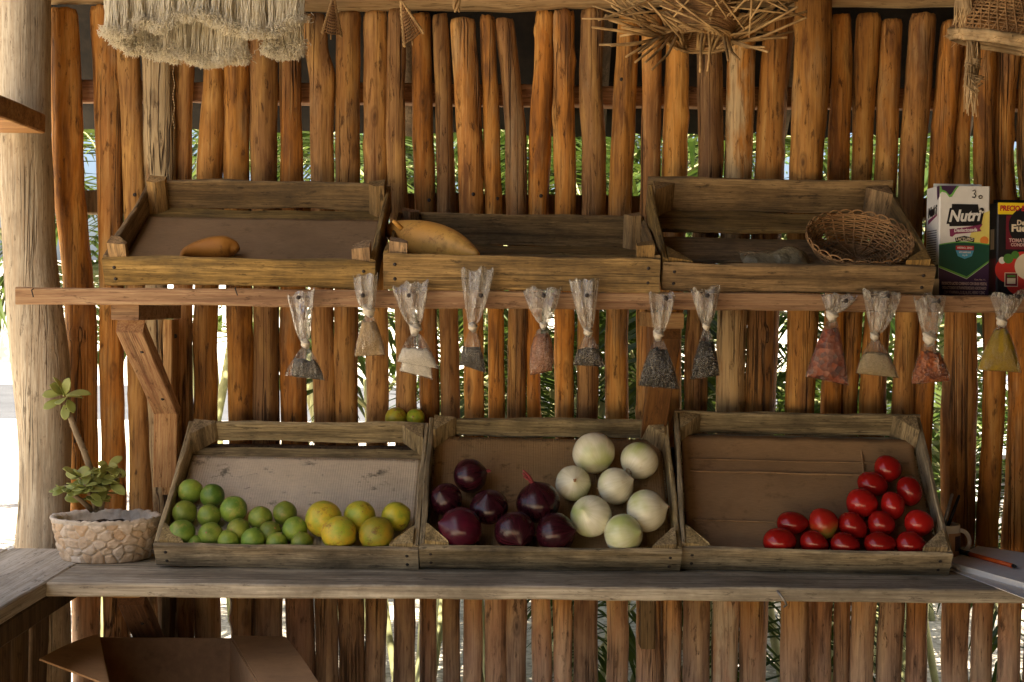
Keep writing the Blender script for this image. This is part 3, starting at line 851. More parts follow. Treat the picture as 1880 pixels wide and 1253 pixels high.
CR['F'] = crate(1249, 1737, 1040, .155, math.radians(39.5), .385, .059, -.055, Z, 'tri', 'lower right wooden crate holding a corner heap of red tomatoes', full(.385, 4, .008), seed=71.0, post_h=.066)

def liner(key, v0, v1, mat, lab, flap=0.0, seed=0.0, wig=.002, inset=.014, torn=0.0):
    t, Mx, W, L, H = CR[key]
    mb = MB(); nx, ny = 44, 26; vs = []; fs = []
    for i in range(ny + 1):
        for j in range(nx + 1):
            u = j / nx; s = i / ny
            x = (u - .5) * (W - 2 * inset); v = lerp(v0, v1, s)
            z = .0115 + wig * (nz(x * 9 + seed, v * 9) + 1) + .0012 * nz(x * 30, v * 30 + seed)
            e = torn * (nz(x * 22, seed) * .6 + nz(x * 60, seed) * .4) * max(0, s - .8) / .2
            if flap and s > .82: z += flap * ((s - .82) / .18) ** 1.5; v -= flap * .5 * ((s - .82) / .18)
            vs.append((x, v + e, z))
    n = len(vs); w = nx + 1; vs += [(x, y, z - .0025) for x, y, z in vs]
    for i in range(ny):
        for j in range(nx):
            a = i * w + j
            fs.append((a, a + 1, a + w + 1, a + w)); fs.append((n + a, n + a + w, n + a + w + 1, n + a + 1))
    for j in range(nx):
        fs.append((j + 1, j, n + j, n + j + 1)); a = ny * w + j; fs.append((a, a + 1, n + a + 1, n + a))
    for i in range(ny):
        a = i * w; fs.append((a, a + w, n + a + w, n + a)); a += nx; fs.append((a + w, a, n + a, n + a + w))
    mb.add(vs, fs)
    if key == 'F':   # pressed folds run across the sheet
        for (v, h) in ((.035, .0015), (.115, .0022), (.25, .003), (.285, .002)):
            pts = [((u - .5) * (W - 2 * inset - .03), v + .0015 * nz(u * 5, v * 9), .0135 + wig * (nz((u - .5) * (W - 2 * inset) * 9 + seed, v * 9) + 1)) for u in [q / 24 for q in range(25)]]
            mb.tube(pts, h * .8, 6)
        pts = [(W * .245 + .01 * q, .20 + .16 * q, .0145 + wig) for q in [r / 8 for r in range(9)]]
        mb.tube(pts, .0022, 6)
    o = mb.build('cardboard_liner', mat, None, Mx, world=False)
    return tag(o, lab, 'liner', 'cardboard liners in the crates')
liner('A', .014, .300, M['card_brown'], 'dark cardboard sheet lining the upper left crate', 0, 3.0)
liner('D', .014, .306, M['card_pale'], 'pale stained ribbed cardboard sheet under the limes', 0, 7.0)
liner('E', .014, .352, M['card_mid'], 'tan spotted cardboard sheet under the red and white onions', .006, 11.0)
liner('F', .014, .352, M['card_brown'], 'brown creased cardboard sheet behind the tomato heap', .012, 15.0, .002, .016, .008)
# ================================================================== produce
def on_floor(key, px, py, r, clampv=True):
    t, Mx, W, L, H = CR[key]
    n = (Mx.to_3x3() @ Vector((0, 0, 1))).normalized()
    p0 = Mx @ Vector((0, 0, .0155 + r))
    p = hit(px, py, p0, n)
    q = Mx.inverted() @ p
    if clampv: q.y = max(q.y, .0125 + r * .96)
    q.x = max(-W / 2 + .012 + r, min(W / 2 - .012 - r, q.x))
    return Mx @ q
def basis(ang=0.0, tilt=0.0, yaw=0.0):
    return RY(-ang) @ RX(tilt) @ RZ(yaw)

def lime(px, py, r, lab, mat='lime', grp='green limes in the citrus crate', key='D', asp=1.0, ang=None, pos=None, cat='lime', name='lime'):
    rr_ = sz(r, .25)
    p = pos if pos is not None else on_floor(key, px, py, rr_)
    sd = R.uniform(0, 50)
    def fn(d, th, ph):
        k = 1 + .03 * nz(d.x * 1.3 + sd, d.y * 1.3, d.z * 1.3)
        e = .10 * math.exp(-(th / .26) ** 2) + .05 * math.exp(-((PI - th) / .22) ** 2) - .035 * math.exp(-(th / .09) ** 2)
        return Vector((d.x * k, d.y * k, d.z * asp * (k + e)))
    ang = R.uniform(-1.2, 1.2) if ang is None else ang
    m = T(*p) @ basis(ang, R.uniform(-.2, 1.3), R.uniform(0, 6)) @ SCL(rr_, rr_, rr_)
    mb = MB(); mb.ball(m, fn, 28, 20)
    o = mb.build(name, M[mat], None, m @ SCL(1 / rr_, 1 / rr_, 1 / rr_))
    tag(o, lab, cat, grp)
    if R.random() < .7:
        b = MB(); b.ball(T(0, 0, rr_ * asp * 1.045) @ SCL(.0022, .0022, .0012), None, 8, 5)
        c = b.build('stem_scar', M['dry_neck'], o, world=False)
    return o
LM = [
 (348, 902, 22.5, 'yellowish green lime highest in the left corner of the citrus crate'),
 (390, 911, 22.5, 'green lime in the top row just right of the highest left corner lime'),
 (339, 942, 22.5, 'yellow tinged lime touching the left board, in the middle row'),
 (384, 948, 21.5, 'green lime in the middle row directly below the second top row lime'),
 (429, 936, 25, 'largest plain green lime, above the middle of the lime heap'),
 (333, 980, 25, 'big dull green lime in the bottom left corner by the corner block'),
 (387, 983, 23, 'green lime second from the left in the bottom row of whole limes'),
 (438, 974, 21.5, 'green lime under the largest plain green lime'),
 (478, 952, 22, 'lime with a pale stem scar on top, right of the largest green lime'),
 (523, 943, 22, 'green lime at the right end of the upper lime row, nearest the big yellow citrus'),
 (496, 978, 20.5, 'light yellowish green lime low between the pale scarred and rightmost limes'),
 (541, 973, 23, 'green lime touching the big yellow citrus on its left side'),
 (418, 1001, 20, 'half hidden green lime behind the front board, left of the half yellow lime'),
 (463, 1000, 22, 'half green half yellow lime peeking over the front board'),
 (507, 1002, 19, 'dark green lime with a bright dot behind the front board'),
 (553, 1003, 19.5, 'half hidden green lime at the right end of the front lime row'),
 (359, 1006, 16, 'small yellowish lime barely showing over the front board near the left corner'),
]
for a in LM: lime(*a)
CG = 'yellow citrus fruits in the citrus crate'
for a in [(594, 953, 33, 'biggest mottled green and yellow citrus beside the limes', 1.0), (660, 949, 29, 'yellow citrus in the upper row between two others'),
          (727, 949, 27, 'speckled yellow citrus at the far right against the crate side'), (621, 988, 32, 'orange yellow citrus with a dark navel in the front row'),
          (691, 983, 32, 'yellow citrus with a green blemish in the front row by the corner block')]:
    lime(a[0], a[1], a[2], a[3], 'orange', CG, cat='citrus fruit', name='yellow_citrus', asp=.97)
for px, py, r, lab in ((727, 768, 20, 'yellow citrus tucked behind the citrus crate, larger of two'), (763, 768, 17, 'small yellow citrus tucked behind the citrus crate by the onion crate')):
    p = at(px, py, .478)
    lime(px, py, r * 1.1, lab, 'orange', 'citrus fruits tucked behind the crates', pos=p, cat='citrus fruit', name='yellow_citrus')

def onion_obj(px, py, r, lab, mat, grp, dirn, neck=.0, neckmat='dry_neck', asp=.9, root=False, name='onion', lean=.0):
    """dirn: (right, up, towards viewer) direction of the neck"""
    rr_ = sz(r, .25)
    p = on_floor('E', px, py, rr_ * .97)
    z = Vector((dirn[0], -dirn[2], dirn[1]))
    m = frame(p, z, Vector((0, 1, 0)))
    sd = R.uniform(0, 60)
    def fn(d, th, ph):
        k = 1 + .025 * nz(d.x * 1.2 + sd, d.y * 1.2, d.z)
        zz = d.z * asp
        rad = math.sin(th)
        if th < .5:
            e = (1 - th / .5); zz += .17 * e ** 2.2; 
        if th > 2.75:
            e = (th - 2.75) / .39; zz += .05 * e
        rib = 1 + .006 * math.sin(ph * 11 + sd) * rad
        return Vector((d.x * k * rib, d.y * k * rib, zz * k)) * rr_
    mb = MB(); mb.ball(m, fn, 36, 26)
    o = mb.build(name, M[mat], None, m)
    tag(o, lab, 'onion', grp)
    if neck > 0:
        b = MB(); n = 9; ztop = rr_ * (asp + .14)
        for q in range(3):
            pts = []; rad = []
            for i in range(n):
                s = i / (n - 1)
                pts.append((lean * s * s * neck + .002 * math.cos(q * 2.1) * s + .001 * nz(i * .7, q), .002 * math.sin(q * 2.1) * s, ztop - .008 + neck * s * (1 - .18 * q)))
                rad.append(lerp(.0058, .0016, s ** .6) * (1 + .3 * nz(i * .9, q * 3)))
            b.tube(pts, rad, 8)
        b.build('neck', M[neckmat], o, world=False)
    if root:
        b = MB()
        for q in range(26):
            a = R.uniform(0, 6.28); e = R.uniform(.3, 1)
            p0 = Vector((.004 * math.cos(a), .004 * math.sin(a), -rr_ * (asp - .05) + .001))
            b.tube([p0, p0 + Vector((.005 * e * math.cos(a), .005 * e * math.sin(a), -.004)), p0 + Vector((.008 * e * math.cos(a + .4), .008 * e * math.sin(a + .4), -.006 * e))], .0005, 4)
        b.build('root_tuft', M['raffia'], o, world=False)
    return o
RG, WG = 'red onions in the onion crate', 'white onions in the onion crate'
onion_obj(863, 874, 32.5, 'dark red onion on top of the heap with its dry neck pointing right', 'red_onion', RG, (.93, .3, .2), .014, 'red_neck', .95)
onion_obj(819, 917, 30, 'nearly black red onion against the left side of the onion crate', 'red_onion', RG, (-.3, .5, .75), .004, 'dry_neck', .95)
onion_obj(898, 931, 35, 'dark red onion in the middle of the heap with a pale root end below', 'red_onion', RG, (-.1, .75, .55), .005, 'red_neck', .82, True)
onion_obj(988, 923, 40, 'largest red onion with a long dry red neck standing up', 'red_onion', RG, (-.28, .95, .25), .036, 'red_neck', .92, False, 'onion', -.35)
onion_obj(845, 974, 39, 'shiny magenta red onion in the front left of the onion crate', 'magenta_onion', RG, (-.9, .3, .35), .004, 'red_neck', .98)
onion_obj(945, 983, 37, 'dark red onion low in front, left of the last front red onion', 'red_onion', RG, (.3, -.5, .8), 0, 'red_neck', .9)
onion_obj(1020, 983, 36, 'dark red onion low in front beside the white onions', 'red_onion', RG, (.9, .2, .4), 0, 'red_neck', .95)
onion_obj(1090, 832, 41, 'topmost large white onion, greenish below', 'white_onion', WG, (-.3, .6, -.7), 0, 'dry_neck', .9)
onion_obj(1174, 846, 36, 'white onion highest on the right, root end to the lower left', 'white_onion', WG, (.6, .5, -.5), 0, 'dry_neck', .95, True)
onion_obj(1052, 888, 33, 'smaller greenish white onion with its stub neck facing out', 'white_onion', WG, (.05, .30, .95), .012, 'dry_neck', .9)
onion_obj(1130, 893, 34.5, 'white onion with a green shoulder, in the middle of the white heap', 'white_onion', WG, (.75, .35, .3), 0, 'dry_neck', .95, True)
onion_obj(1085, 948, 38, 'striped white onion with dry tip turned up left, next to the red ones', 'white_onion', WG, (-.45, .42, .8), .006, 'dry_neck', .9)
onion_obj(1187, 938, 38.5, 'white onion with a ragged dry neck touching the right crate side', 'white_onion', WG, (.92, .25, .3), .010, 'dry_neck', .93)
onion_obj(1145, 984, 36, 'white onion lowest in front, green on top, partly behind the board', 'white_onion', WG, (.75, .2, .6), .004, 'dry_neck', .92)

def tomato_obj(px, py, rx, ry, lab, ang=0.0, mat='tomato'):
    a, b = sz(rx, .25), sz(ry * 1.07, .25); c = (a + b) / 2
    p = on_floor('F', px, py, min(b, c))
    sd = R.uniform(0, 50)
    m = T(*p) @ basis(ang, R.uniform(-.15, .15))
    def fn(d, th, ph):
        k = 1 + .035 * nz(d.x * 1.1 + sd, d.y * 1.1, d.z * 1.1) 
        return Vector((d.x * a * k * (1 + .05 * d.x), d.y * c * k, d.z * b * k * (1 - .06 * d.x)))
    mb = MB(); mb.ball(m, fn, 30, 22)
    return tag(mb.build('tomato', M[mat], None, m), lab, 'tomato', 'red tomatoes heaped in the lower right crate')
for a in [(1629, 861, 26, 24, 'single tomato at the very top of the tomato heap'),
 (1601, 889, 29, 21, 'oval tomato just below and left of the top tomato', -.25), (1669, 902, 23, 26, 'tomato below the top one, against the crate side', .2),
 (1581, 924, 29, 25, 'big oval tomato in the left of the third row'), (1638, 929, 21.5, 25, 'tomato in the right of the third row, between oval and side tomatoes', .15),
 (1454, 961, 29, 20, 'flat oval tomato at the left end of the upper long row'), (1511, 962, 26, 27, 'round tomato with a greenish yellow underside', .3, 'tomato_half'),
 (1565, 965, 29, 21, 'dented oblong tomato lying diagonally mid heap', -.6), (1617, 962, 25, 22, 'tomato right of the dented oblong one', -.2),
 (1686, 961, 26, 23, 'tomato at the right end of the long row by the crate side'), (1430, 995, 30, 23, 'dark red tomato at the far left end of the front row', .1),
 (1494, 997, 27, 20, 'bright tomato second from the left in the front row', -.35), (1550, 1000, 27, 20, 'darker tomato in the middle of the front row', -.2),
 (1614, 999, 29, 20, 'bright orange red tomato fourth along the front row'), (1670, 999, 26, 21, 'dull red tomato at the right end of the front row by the block')]:
    tomato_obj(*a)

# the two big fruits in the upper crates
def squash(key, pts, lab, mat, name, cat, r_depth=.9):
    """pts: (px, py, half height px) along the fruit"""
    t, Mx, W, L, H = CR[key]
    mb = MB(); rr = []
    n = (Mx.to_3x3() @ Vector((0, 0, 1))).normalized()
    rmax = max(sz(p[2], .25) for p in pts)
    p0 = Mx @ Vector((0, 0, .014 + rmax))
    ctr = [hit(p[0], p[1], p0, n) for p in pts]
    N = 40; fine = []
    for i in range(N + 1):
        s = i / N * (len(pts) - 1); k = min(int(s), len(pts) - 2); f = s - k
        f = f * f * (3 - 2 * f) if False else f
        fine.append((ctr[k].lerp(ctr[k + 1], f), lerp(sz(pts[k][2], .25), sz(pts[k + 1][2], .25), f)))
    # smooth
    for _ in range(6):
        fine = [fine[0]] + [((fine[i - 1][0] + fine[i][0] * 2 + fine[i + 1][0]) / 4, (fine[i - 1][1] + fine[i][1] * 2 + fine[i + 1][1]) / 4) for i in range(1, N)] + [fine[-1]]
    mb.tube([f[0] for f in fine], [f[1] for f in fine], 28)
    return tag(mb.build(name, M[mat]), lab, cat)
squash('B', [(716, 420, 5), (722, 422, 17), (742, 434, 31), (775, 441, 37), (808, 447, 35), (838, 455, 27), (862, 463, 15), (878, 468, 4)], 'large yellow squash lying in the left of the shallow middle crate', 'gourd', 'squash', 'squash')
sq = bpy.data.objects['squash']; iv = WM[sq.name].inverted(); mb = MB(); q0 = iv @ at(727, 410, .22); mb.tube([q0 + Vector((.012, 0, -.012)), q0, q0 + Vector((-.006, -.004, .004))], [.0055, .0045, .0035], 8); mb.build('stem', M['gourd'], sq, world=False)
squash('A', [(332, 472, 3), (340, 464, 9), (362, 458, 15), (388, 455, 20), (412, 454, 21), (428, 455, 15), (437, 458, 5)], 'small orange mango lying alone in the upper left crate', 'mango', 'mango', 'mango')

# crumpled plastic bag + small fruit in the open slatted crate
t_, MxC, WC, LC, HC = CR['C']
def floorpt(key, px, py, r): return on_floor(key, px, py, r, False)
mb = MB(); nx, ny = 30, 16; vs = []; fs = []
for i in range(ny + 1):
    for j in range(nx + 1):
        u, v = j / nx, i / ny
        x = (u - .5) * .135 + .006 * nz(u * 5, v * 5); y = (v - .5) * .085 + .008 * nz(u * 4, v * 4, 3)
        z = .030 * max(0, (1 - (2 * u - 1) ** 6)) * max(0, (1 - (2 * v - 1) ** 2)) * (.75 + .5 * nz(u * 2.2 + 2, v * 2, 9)) + .0035 * nz(u * 5, v * 4, 2) + .0015 * abs(nz(u * 11 + v * 4, v * 3))
        vs.append((x, y, max(z, .0004 * (i + j) % .003)))
for i in range(ny):
    for j in range(nx):
        a = i * (nx + 1) + j; fs.append((a, a + 1, a + nx + 2, a + nx + 1))
pb = MxC.inverted() @ floorpt('C', 1425, 468, .012)
mb.add(vs, fs, 0, True, MxC @ T(pb.x, max(pb.y, .062), .0125))
t2 = NT('murky_plastic'); n2_ = t2.noise(t2.coord((40, 40, 40)), 1, 4, .6)
t2.bsdf((.34, .28, .16), .22, t2.bump(n2_, .9, .012), .7, Alpha=.78); M['murky'] = t2.mat
tag(mb.build('plastic_bag', M['murky']), 'crumpled murky plastic bag lying in the slatted crate beside the basket', 'plastic bag')

# ================================================================== wicker basket in the upper right crate
def weave_basket(name, Mx, rad, hgt, lab, nrow=14, nstake=26, matk='wicker', scallop=True, flare=.55, th=.0021):
    t = thing(name, lab, 'basket', Mx)
    prof = lambda s: rad * (flare + (1 - flare) * (s ** .55))
    mb = MB()
    for k in range(nrow):
        s = (k + .5) / nrow; r = prof(s); n = nstake * 4; pts = []
        for i in range(n + 1):
            a = 2 * PI * i / n
            w = th * 1.1 * math.cos(a * nstake / 2 + (PI if k % 2 else 0))
            pts.append((math.cos(a) * (r + w), math.sin(a) * (r + w), hgt * s + .0012 * nz(a * 2, k * 3)))
        mb.tube(pts, th * .95, 5, 0, False)
    mb.build('weave', M[matk], t, world=False)
    mb = MB()
    for j in range(nstake):
        a = 2 * PI * j / nstake
        mb.tube([(math.cos(a) * prof(s) * 1.0, math.sin(a) * prof(s), hgt * s) for s in [q / 7 for q in range(8)]], th * 1.15, 5)
    mb.build('stakes', M[matk], t, world=False)
    mb = MB()
    for q in range(9):
        r = rad * flare * (q + .6) / 9.2; mb.torus(T(0, 0, .001), r, r, th, 40, 5)
    for j in range(nstake // 2):
        a = 2 * PI * j / (nstake // 2); mb.tube([(0, 0, .002), (math.cos(a) * rad * flare, math.sin(a) * rad * flare, .002)], th * .9, 5)
    mb.build('base', M[matk], t, world=False)
    mb = MB()
    if scallop:
        for j in range(nstake):
            a0 = 2 * PI * j / nstake; da = 2 * PI / nstake * 1.6
            pts = [(math.cos(a0 + da * s) * rad * 1.03, math.sin(a0 + da * s) * rad * 1.03, hgt + .011 * math.sin(PI * s)) for s in [q / 8 for q in range(9)]]
            mb.tube(pts, th * .9, 5)
    mb.torus(T(0, 0, hgt), rad * 1.02, rad * 1.02, th * 1.3, 64, 6)
    mb.build('rim', M[matk], t, world=False)
    return t
pc = on_floor('C', 1570, 462, .0, False)
qc = MxC.inverted() @ pc
bm = MxC @ T(qc.x, .150, .0125) @ RX(math.radians(14)) @ SCL(1.0, 1.12, 1)
bm = MxC @ T(qc.x - .004, .128, .013) @ RX(math.radians(4))
weave_basket('wicker_basket', bm, .101, .044, 'round brown wicker basket with a looped rim resting in the slatted crate', 12, 26, 'wicker', True, .58, .0018)

# ================================================================== spice bags hanging from the shelf
YB = .075
def spice_bag(top, kn, bot, fill, fmat, lab, kw=7, thick=20, cut=None, topthick=9, extra=None, slump=0.0, neck_open=.62, shape=.85):
    """top / bot: (xl, yl, xr, yr) px; kn: knot px"""
    K = at(kn[0], kn[1], YB)
    ti = thing('spice_bag', lab, 'spice bag', T(K.x, YB, K.z), 'knotted plastic spice bags hung along the shelf')
    sd = R.uniform(0, 90); NR = 36
    TL, TR = at(top[0], top[1], YB), at(top[2], top[3], YB)
    BL, BR = at(bot[0], bot[1], YB), at(bot[2], bot[3], YB)
    kr = sz(kw, YB); up = Vector((0, 0, 1))
    tk, tt = sz(thick, YB), sz(topthick, YB)
    def section(L_, R_, th, pl, seed):
        c = (L_ + R_) / 2; ax = (R_ - L_) / 2; ring = []
        for j in range(NR):
            ph = 2 * PI * j / NR; cx, sx = math.cos(ph), math.sin(ph)
            w = 1 + pl * (.5 * math.sin(ph * 5 + seed) + .7 * nz(cx * 2.5 + seed, sx * 2.5, c.z * 22))
            ring.append(c + ax * (math.copysign(abs(cx) ** .9, cx)) * (1 if True else w) + Vector((0, -1, 0)) * (th * sx * w) + Vector((0, 0, pl * .004 * nz(cx * 3 + seed, sx * 3, 2))))
        return ring
    def lower(t, inset=1.0, thk=1.0, pleat=1.0):
        f = t ** shape
        L0, R0 = K + Vector((-kr, 0, -kr)), K + Vector((kr, 0, -kr))
        wl = K.lerp(BL, t); wr = K.lerp(BR, t)
        L_ = Vector((lerp(L0.x, BL.x, f), YB, lerp(L0.z, BL.z, t))); R_ = Vector((lerp(R0.x, BR.x, f), YB, lerp(R0.z, BR.z, t)))
        # bulging sides
        bl = .10 * math.sin(PI * t) * (R_.x - L_.x) * (1 + slump)
        L_.x -= bl * .4; R_.x += bl * .4
        c = (L_ + R_) / 2; L_ = c + (L_ - c) * inset; R_ = c + (R_ - c) * inset
        th = kr * (1 - t) ** 2 + tk * math.sin(PI * min(1, t ** .8 * .93 + .02)) ** .8 * (t ** .5)
        th = max(th * thk, .0012)
        return section(L_, R_, th, pleat * (.22 * (1 - t) + .07), sd)
    mb = MB()
    low = [lower(i / 26) for i in range(27)]
    for i, s_ in enumerate(low):
        t = i / 26
        for j, p in enumerate(s_):
            u_ = math.cos(2 * PI * j / NR); p.y += (.0035 * math.sin(u_ * 8 + sd) * math.sin(PI * min(1, t * 1.3 + .05)) + .003 * nz(u_ * 4, t * 4, sd)) * (1 - .5 * t)
    # the seam at the very bottom
    mb.rings(low, False, True)
    # gathered neck and flared mouth
    upr = []
    for i in range(17):
        t = i / 16; f = t ** neck_open
        L0, R0 = K + Vector((-kr, 0, kr * .6)), K + Vector((kr, 0, kr * .6))
        L_ = Vector((lerp(L0.x, TL.x, f), YB, lerp(L0.z, TL.z, t))); R_ = Vector((lerp(R0.x, TR.x, f), YB, lerp(R0.z, TR.z, t)))
        th = lerp(kr, tt, t)
        sec = section(L_, R_, th, .35 * (1 - t) + .3, sd + 3)
        for j, p in enumerate(sec):
            u_ = math.cos(2 * PI * j / NR); p.z += t * .008 * nz(j * .55, sd) + t * t * .010 * nz(u_ * 2.2, sd, 7)
            p.y += t ** .7 * (.0055 * math.sin(u_ * 7 + sd) + .006 * nz(u_ * 3, sd, t * 2))
            p.y = min(p.y - .012 * t * (1 - t) * 2, YB + .021)
        upr.append(sec)
    mb.rings(upr, False, False)
    if extra:
        EL, ER = at(extra[0], extra[1], YB + .012), at(extra[2], extra[3], YB + .012)
        mid = lower(.55); L0 = Vector((lerp(BL.x, BR.x, .12), YB + .012, lerp(K.z, BL.z, .75))); R0 = Vector((lerp(BL.x, BR.x, .8), YB + .012, L0.z))
        ex = []
        for i in range(12):
            t = i / 11; L_ = L0.lerp(EL, t); R_ = R0.lerp(ER, t)
            ex.append(section(L_, R_, max(.0012, .010 * math.sin(PI * (.25 + .75 * t))), .08, sd))
        mb.rings(ex, True, True)
        fb = MB(); ex2 = []
        for i in range(10):
            t = .05 + i / 9 * .9; L_ = L0.lerp(EL, t); R_ = R0.lerp(ER, t); c = (L_ + R_) / 2
            ex2.append(section(c + (L_ - c) * .92, c + (R_ - c) * .92, max(.001, .0085 * math.sin(PI * (.25 + .75 * t))), .05, sd))
        fb.rings(ex2, True, True); fb.build('filling', M[fmat], ti)
    mb.build('pouch', M['plastic'], ti)
    kb = MB()
    def kfn(d, th, ph): return Vector((d.x * (1 + .2 * math.sin(3 * th + ph)), d.y, d.z * (1 + .15 * math.sin(2 * ph)))) 
    kb.ball(T(K.x, YB, K.z) @ RY(R.uniform(-.5, .5)) @ SCL(kr * 1.25, kr * 1.2, kr * 1.5), kfn, 14, 10)
    kb.torus(T(K.x, YB, K.z + kr * .5) @ RX(.3) @ RY(.35), kr * 1.15, kr * 1.15, kr * .45, 20, 6)
    kb.build('knot', M['knot'], ti)
    if fill > 0:
        f0 = 1 - fill; fb = MB(); n = 18
        rr = []
        for i in range(n + 1):
            t = f0 + (.985 - f0) * i / n
            s = lower(t, .94, .88, .6)
            if i == 0:
                s = [p + Vector((0, 0, .009 * nz(math.cos(2 * PI * j / NR) * 2.5, sd, 4))) for j, p in enumerate(s)]
            for j, p in enumerate(s):
                if cut: p.x = max(p.x, lerp(BL.x, BR.x, cut) - .01 * (1 - (p.z - BL.z) / .1) + .004 * nz(p.z * 60, sd))
                p.x += .001 * nz(p.x * 160, p.z * 160, sd); p.y += .0012 * nz(p.z * 150, p.x * 150, j)
            rr.append(s)
        fb.rings(rr, True, True)
        fb.build('filling', M[fmat], ti)
    # the nail it hangs on
    nb = MB(); npx = at((top[0] + top[2]) / 2 + R.uniform(-4, 8), max((top[1] + top[3]) / 2 + 12, 546), .10)
    nb.tube([npx + Vector((0, .004, 0)), npx + Vector((0, -.045, .003))], .0016, 6); nb.ball(T(npx.x, npx.y - .045, npx.z + .003) @ SCL(.0042, .0018, .0042), None, 10, 6)
    nb.build('nail', M['nail'], shelf)
    return ti
spice_bag((528, 541, 579, 534), (561, 632), (522, 690, 597, 699), .56, 'g_grey', 'leftmost spice bag, long mouth, grey spice filling half of it', 6, 17, .33)
spice_bag((648, 508, 694, 500), (677, 571), (650, 656, 708, 652), .82, 'g_beige', 'narrow spice bag full of beige powder with a twisted knotted mouth', 8, 17, None, 12, None, .2, .35)
spice_bag((720, 526, 788, 515), (763, 605), (728, 664, 806, 678), .5, 'g_white', 'bag of white salt with a second white pouch drooping below it', 8, 20, None, 9, (733, 682, 795, 698))
spice_bag((845, 493, 907, 495), (868, 601), (842, 669, 893, 686), .55, 'g_grey', 'fourth spice bag from the left, tallest mouth, grey pepper powder in the bottom', 6, 18, None, 10)
spice_bag((960, 531, 1033, 528), (998, 598), (973, 690, 1014, 682), .85, 'g_pink', 'rounded spice bag with pinkish brown contents and a pointed bottom', 5, 22, None, 10, None, 2.2, .6, .35)
spice_bag((1044, 514, 1100, 512), (1080, 610), (1052, 671, 1111, 674), .55, 'g_pepper', 'short spice bag half full of dark grey green ground spice', 6, 17, None, 9, None, .3)
spice_bag((1190, 538, 1240, 541), (1209, 616), (1171, 709, 1249, 716), .78, 'g_black', 'shiny bag of black peppercorns with pale glints, above the right bracket', 7, 22)
spice_bag((1268, 532, 1323, 530), (1297, 600), (1267, 698, 1322, 690), .72, 'g_green', 'dark bag of nearly black spice just right of the shiny peppercorn bag', 5, 19, None, 8, None, .5)
spice_bag((1506, 541, 1577, 546), (1528, 580), (1478, 692, 1559, 709), .86, 'g_red', 'long triangular bag of dried red chillies with a short mouth', 8, 20, None, 12, None, -.2)
spice_bag((1583, 530, 1655, 540), (1606, 618), (1570, 686, 1652, 695), .62, 'g_tan', 'bag with tan powder settled in its lower corners, between red and orange bags', 6, 18)
spice_bag((1677, 548, 1738, 541), (1707, 622), (1672, 706, 1746, 700), .78, 'g_orange', 'bag of orange chilli flakes with a wide base, second bag from the right', 9, 20, None, 9, None, .3)
spice_bag((1818, 541, 1884, 531), (1839, 591), (1792, 680, 1876, 685), .9, 'g_yellow', 'bright yellow turmeric bag hanging at the far right', 7, 18, None, 10, None, -.2)
for px, py in ((60, 536), (432, 533)):
    nb = MB(); p = at(px, py, .098); nb.tube([p + Vector((0, .006, .006)), p + Vector((.002, -.012, .003)), p + Vector((.008, -.020, -.010))], .0013, 6); nb.build('nail', M['nail'], shelf)
# ================================================================== stone pot with succulent
PX, PY_ = -.812, .245
pz = ctop(PX)
pot = thing('stone_pot', 'oval flower pot faced with rounded pinkish stones beside the corner post', 'flower pot', T(PX, PY_, pz))
AX, AYr, PH = .110, .088, .084
# stone centres in (angle * radius, height)
pr = random.Random(5); cells = []
for row in range(5):
    n = 21
    for j in range(n):
        cells.append(((j + (.5 if row % 2 else 0) + pr.uniform(-.38, .38)) / n * 2 * PI, (row + .5 + pr.uniform(-.28, .28)) / 4.6 * PH * .93, pr.random(), pr.uniform(.75, 1.25)))
def worley(a, z):
    d1 = d2 = 9; k1 = 0
    for k, (ca, cz, cr, sc_) in enumerate(cells):
        da = abs(a - ca); da = min(da, 2 * PI - da)
        d = math.hypot(da * .1, (z - cz) * 1.15) * sc_ 
        if d < d1: d2, d1, k1 = d1, d, k
        elif d < d2: d2 = d
    return d1, d2, k1
mb = MB(); NA, NZ = 260, 62; rings_ = []; colv = []
for i in range(NZ + 1):
    s = i / NZ; ring = []
    k = .78 + .22 * s ** .75
    for j in range(NA):
        a = 2 * PI * j / NA; z = s * PH
        d1, d2, kk = worley(a, z)
        e = min(1, (d2 - d1) / .006)
        top = min(1, max(0, (s - .90) / .06))
        h = .0072 * (e ** .42) * (.7 + .5 * cells[kk][2]) * (1 - top) + .006 * top + .0012 * nz(a * 30, z * 300) + .002 * nz(a * 9, z * 90)
        if s < .04: h *= s / .04
        ring.append(Vector((math.cos(a) * (AX * k - .008 + h), math.sin(a) * (AYr * k - .008 + h), z + (.005 * nz(a * 4, 3) * s + .003 * nz(a * 12, 8) * top))))
        colv.append((e * (1 - top), cells[kk][2]))
    rings_.append(ring)
for r_, z_ in ((.985, PH + .004), (.93, PH + .004), (.87, PH - .002), (.84, PH - .03)):
    ring = []
    for j in range(NA):
        a = 2 * PI * j / NA
        ring.append(Vector((math.cos(a) * AX * r_ * (1 + .012 * nz(a * 7, r_)), math.sin(a) * AYr * r_ * (1 + .012 * nz(a * 7, r_)), z_ + .005 * nz(a * 4, 3) + .003 * nz(a * 14, 8))))
        colv.append((0, 0))
    rings_.append(ring)
mb.rings(rings_, True, True)
t = NT('stone_facing'); at_ = t.n('ShaderNodeAttribute', attribute_name='stone'); sp = t.n('ShaderNodeSeparateColor'); t.l(at_.outputs['Color'], sp.inputs[0])
n1 = t.noise(t.coord((60, 60, 60)), 1, 6, .7)
sc_ = t.ramp(sp.outputs[1], [(0, (.62, .44, .27)), (.35, (.70, .54, .36)), (.65, (.62, .50, .36)), (1, (.76, .65, .50))])
sc_ = t.mix(t.ramp(n1, [(.4, 0.0), (.75, .5)]), sc_, (.33, .2, .11))
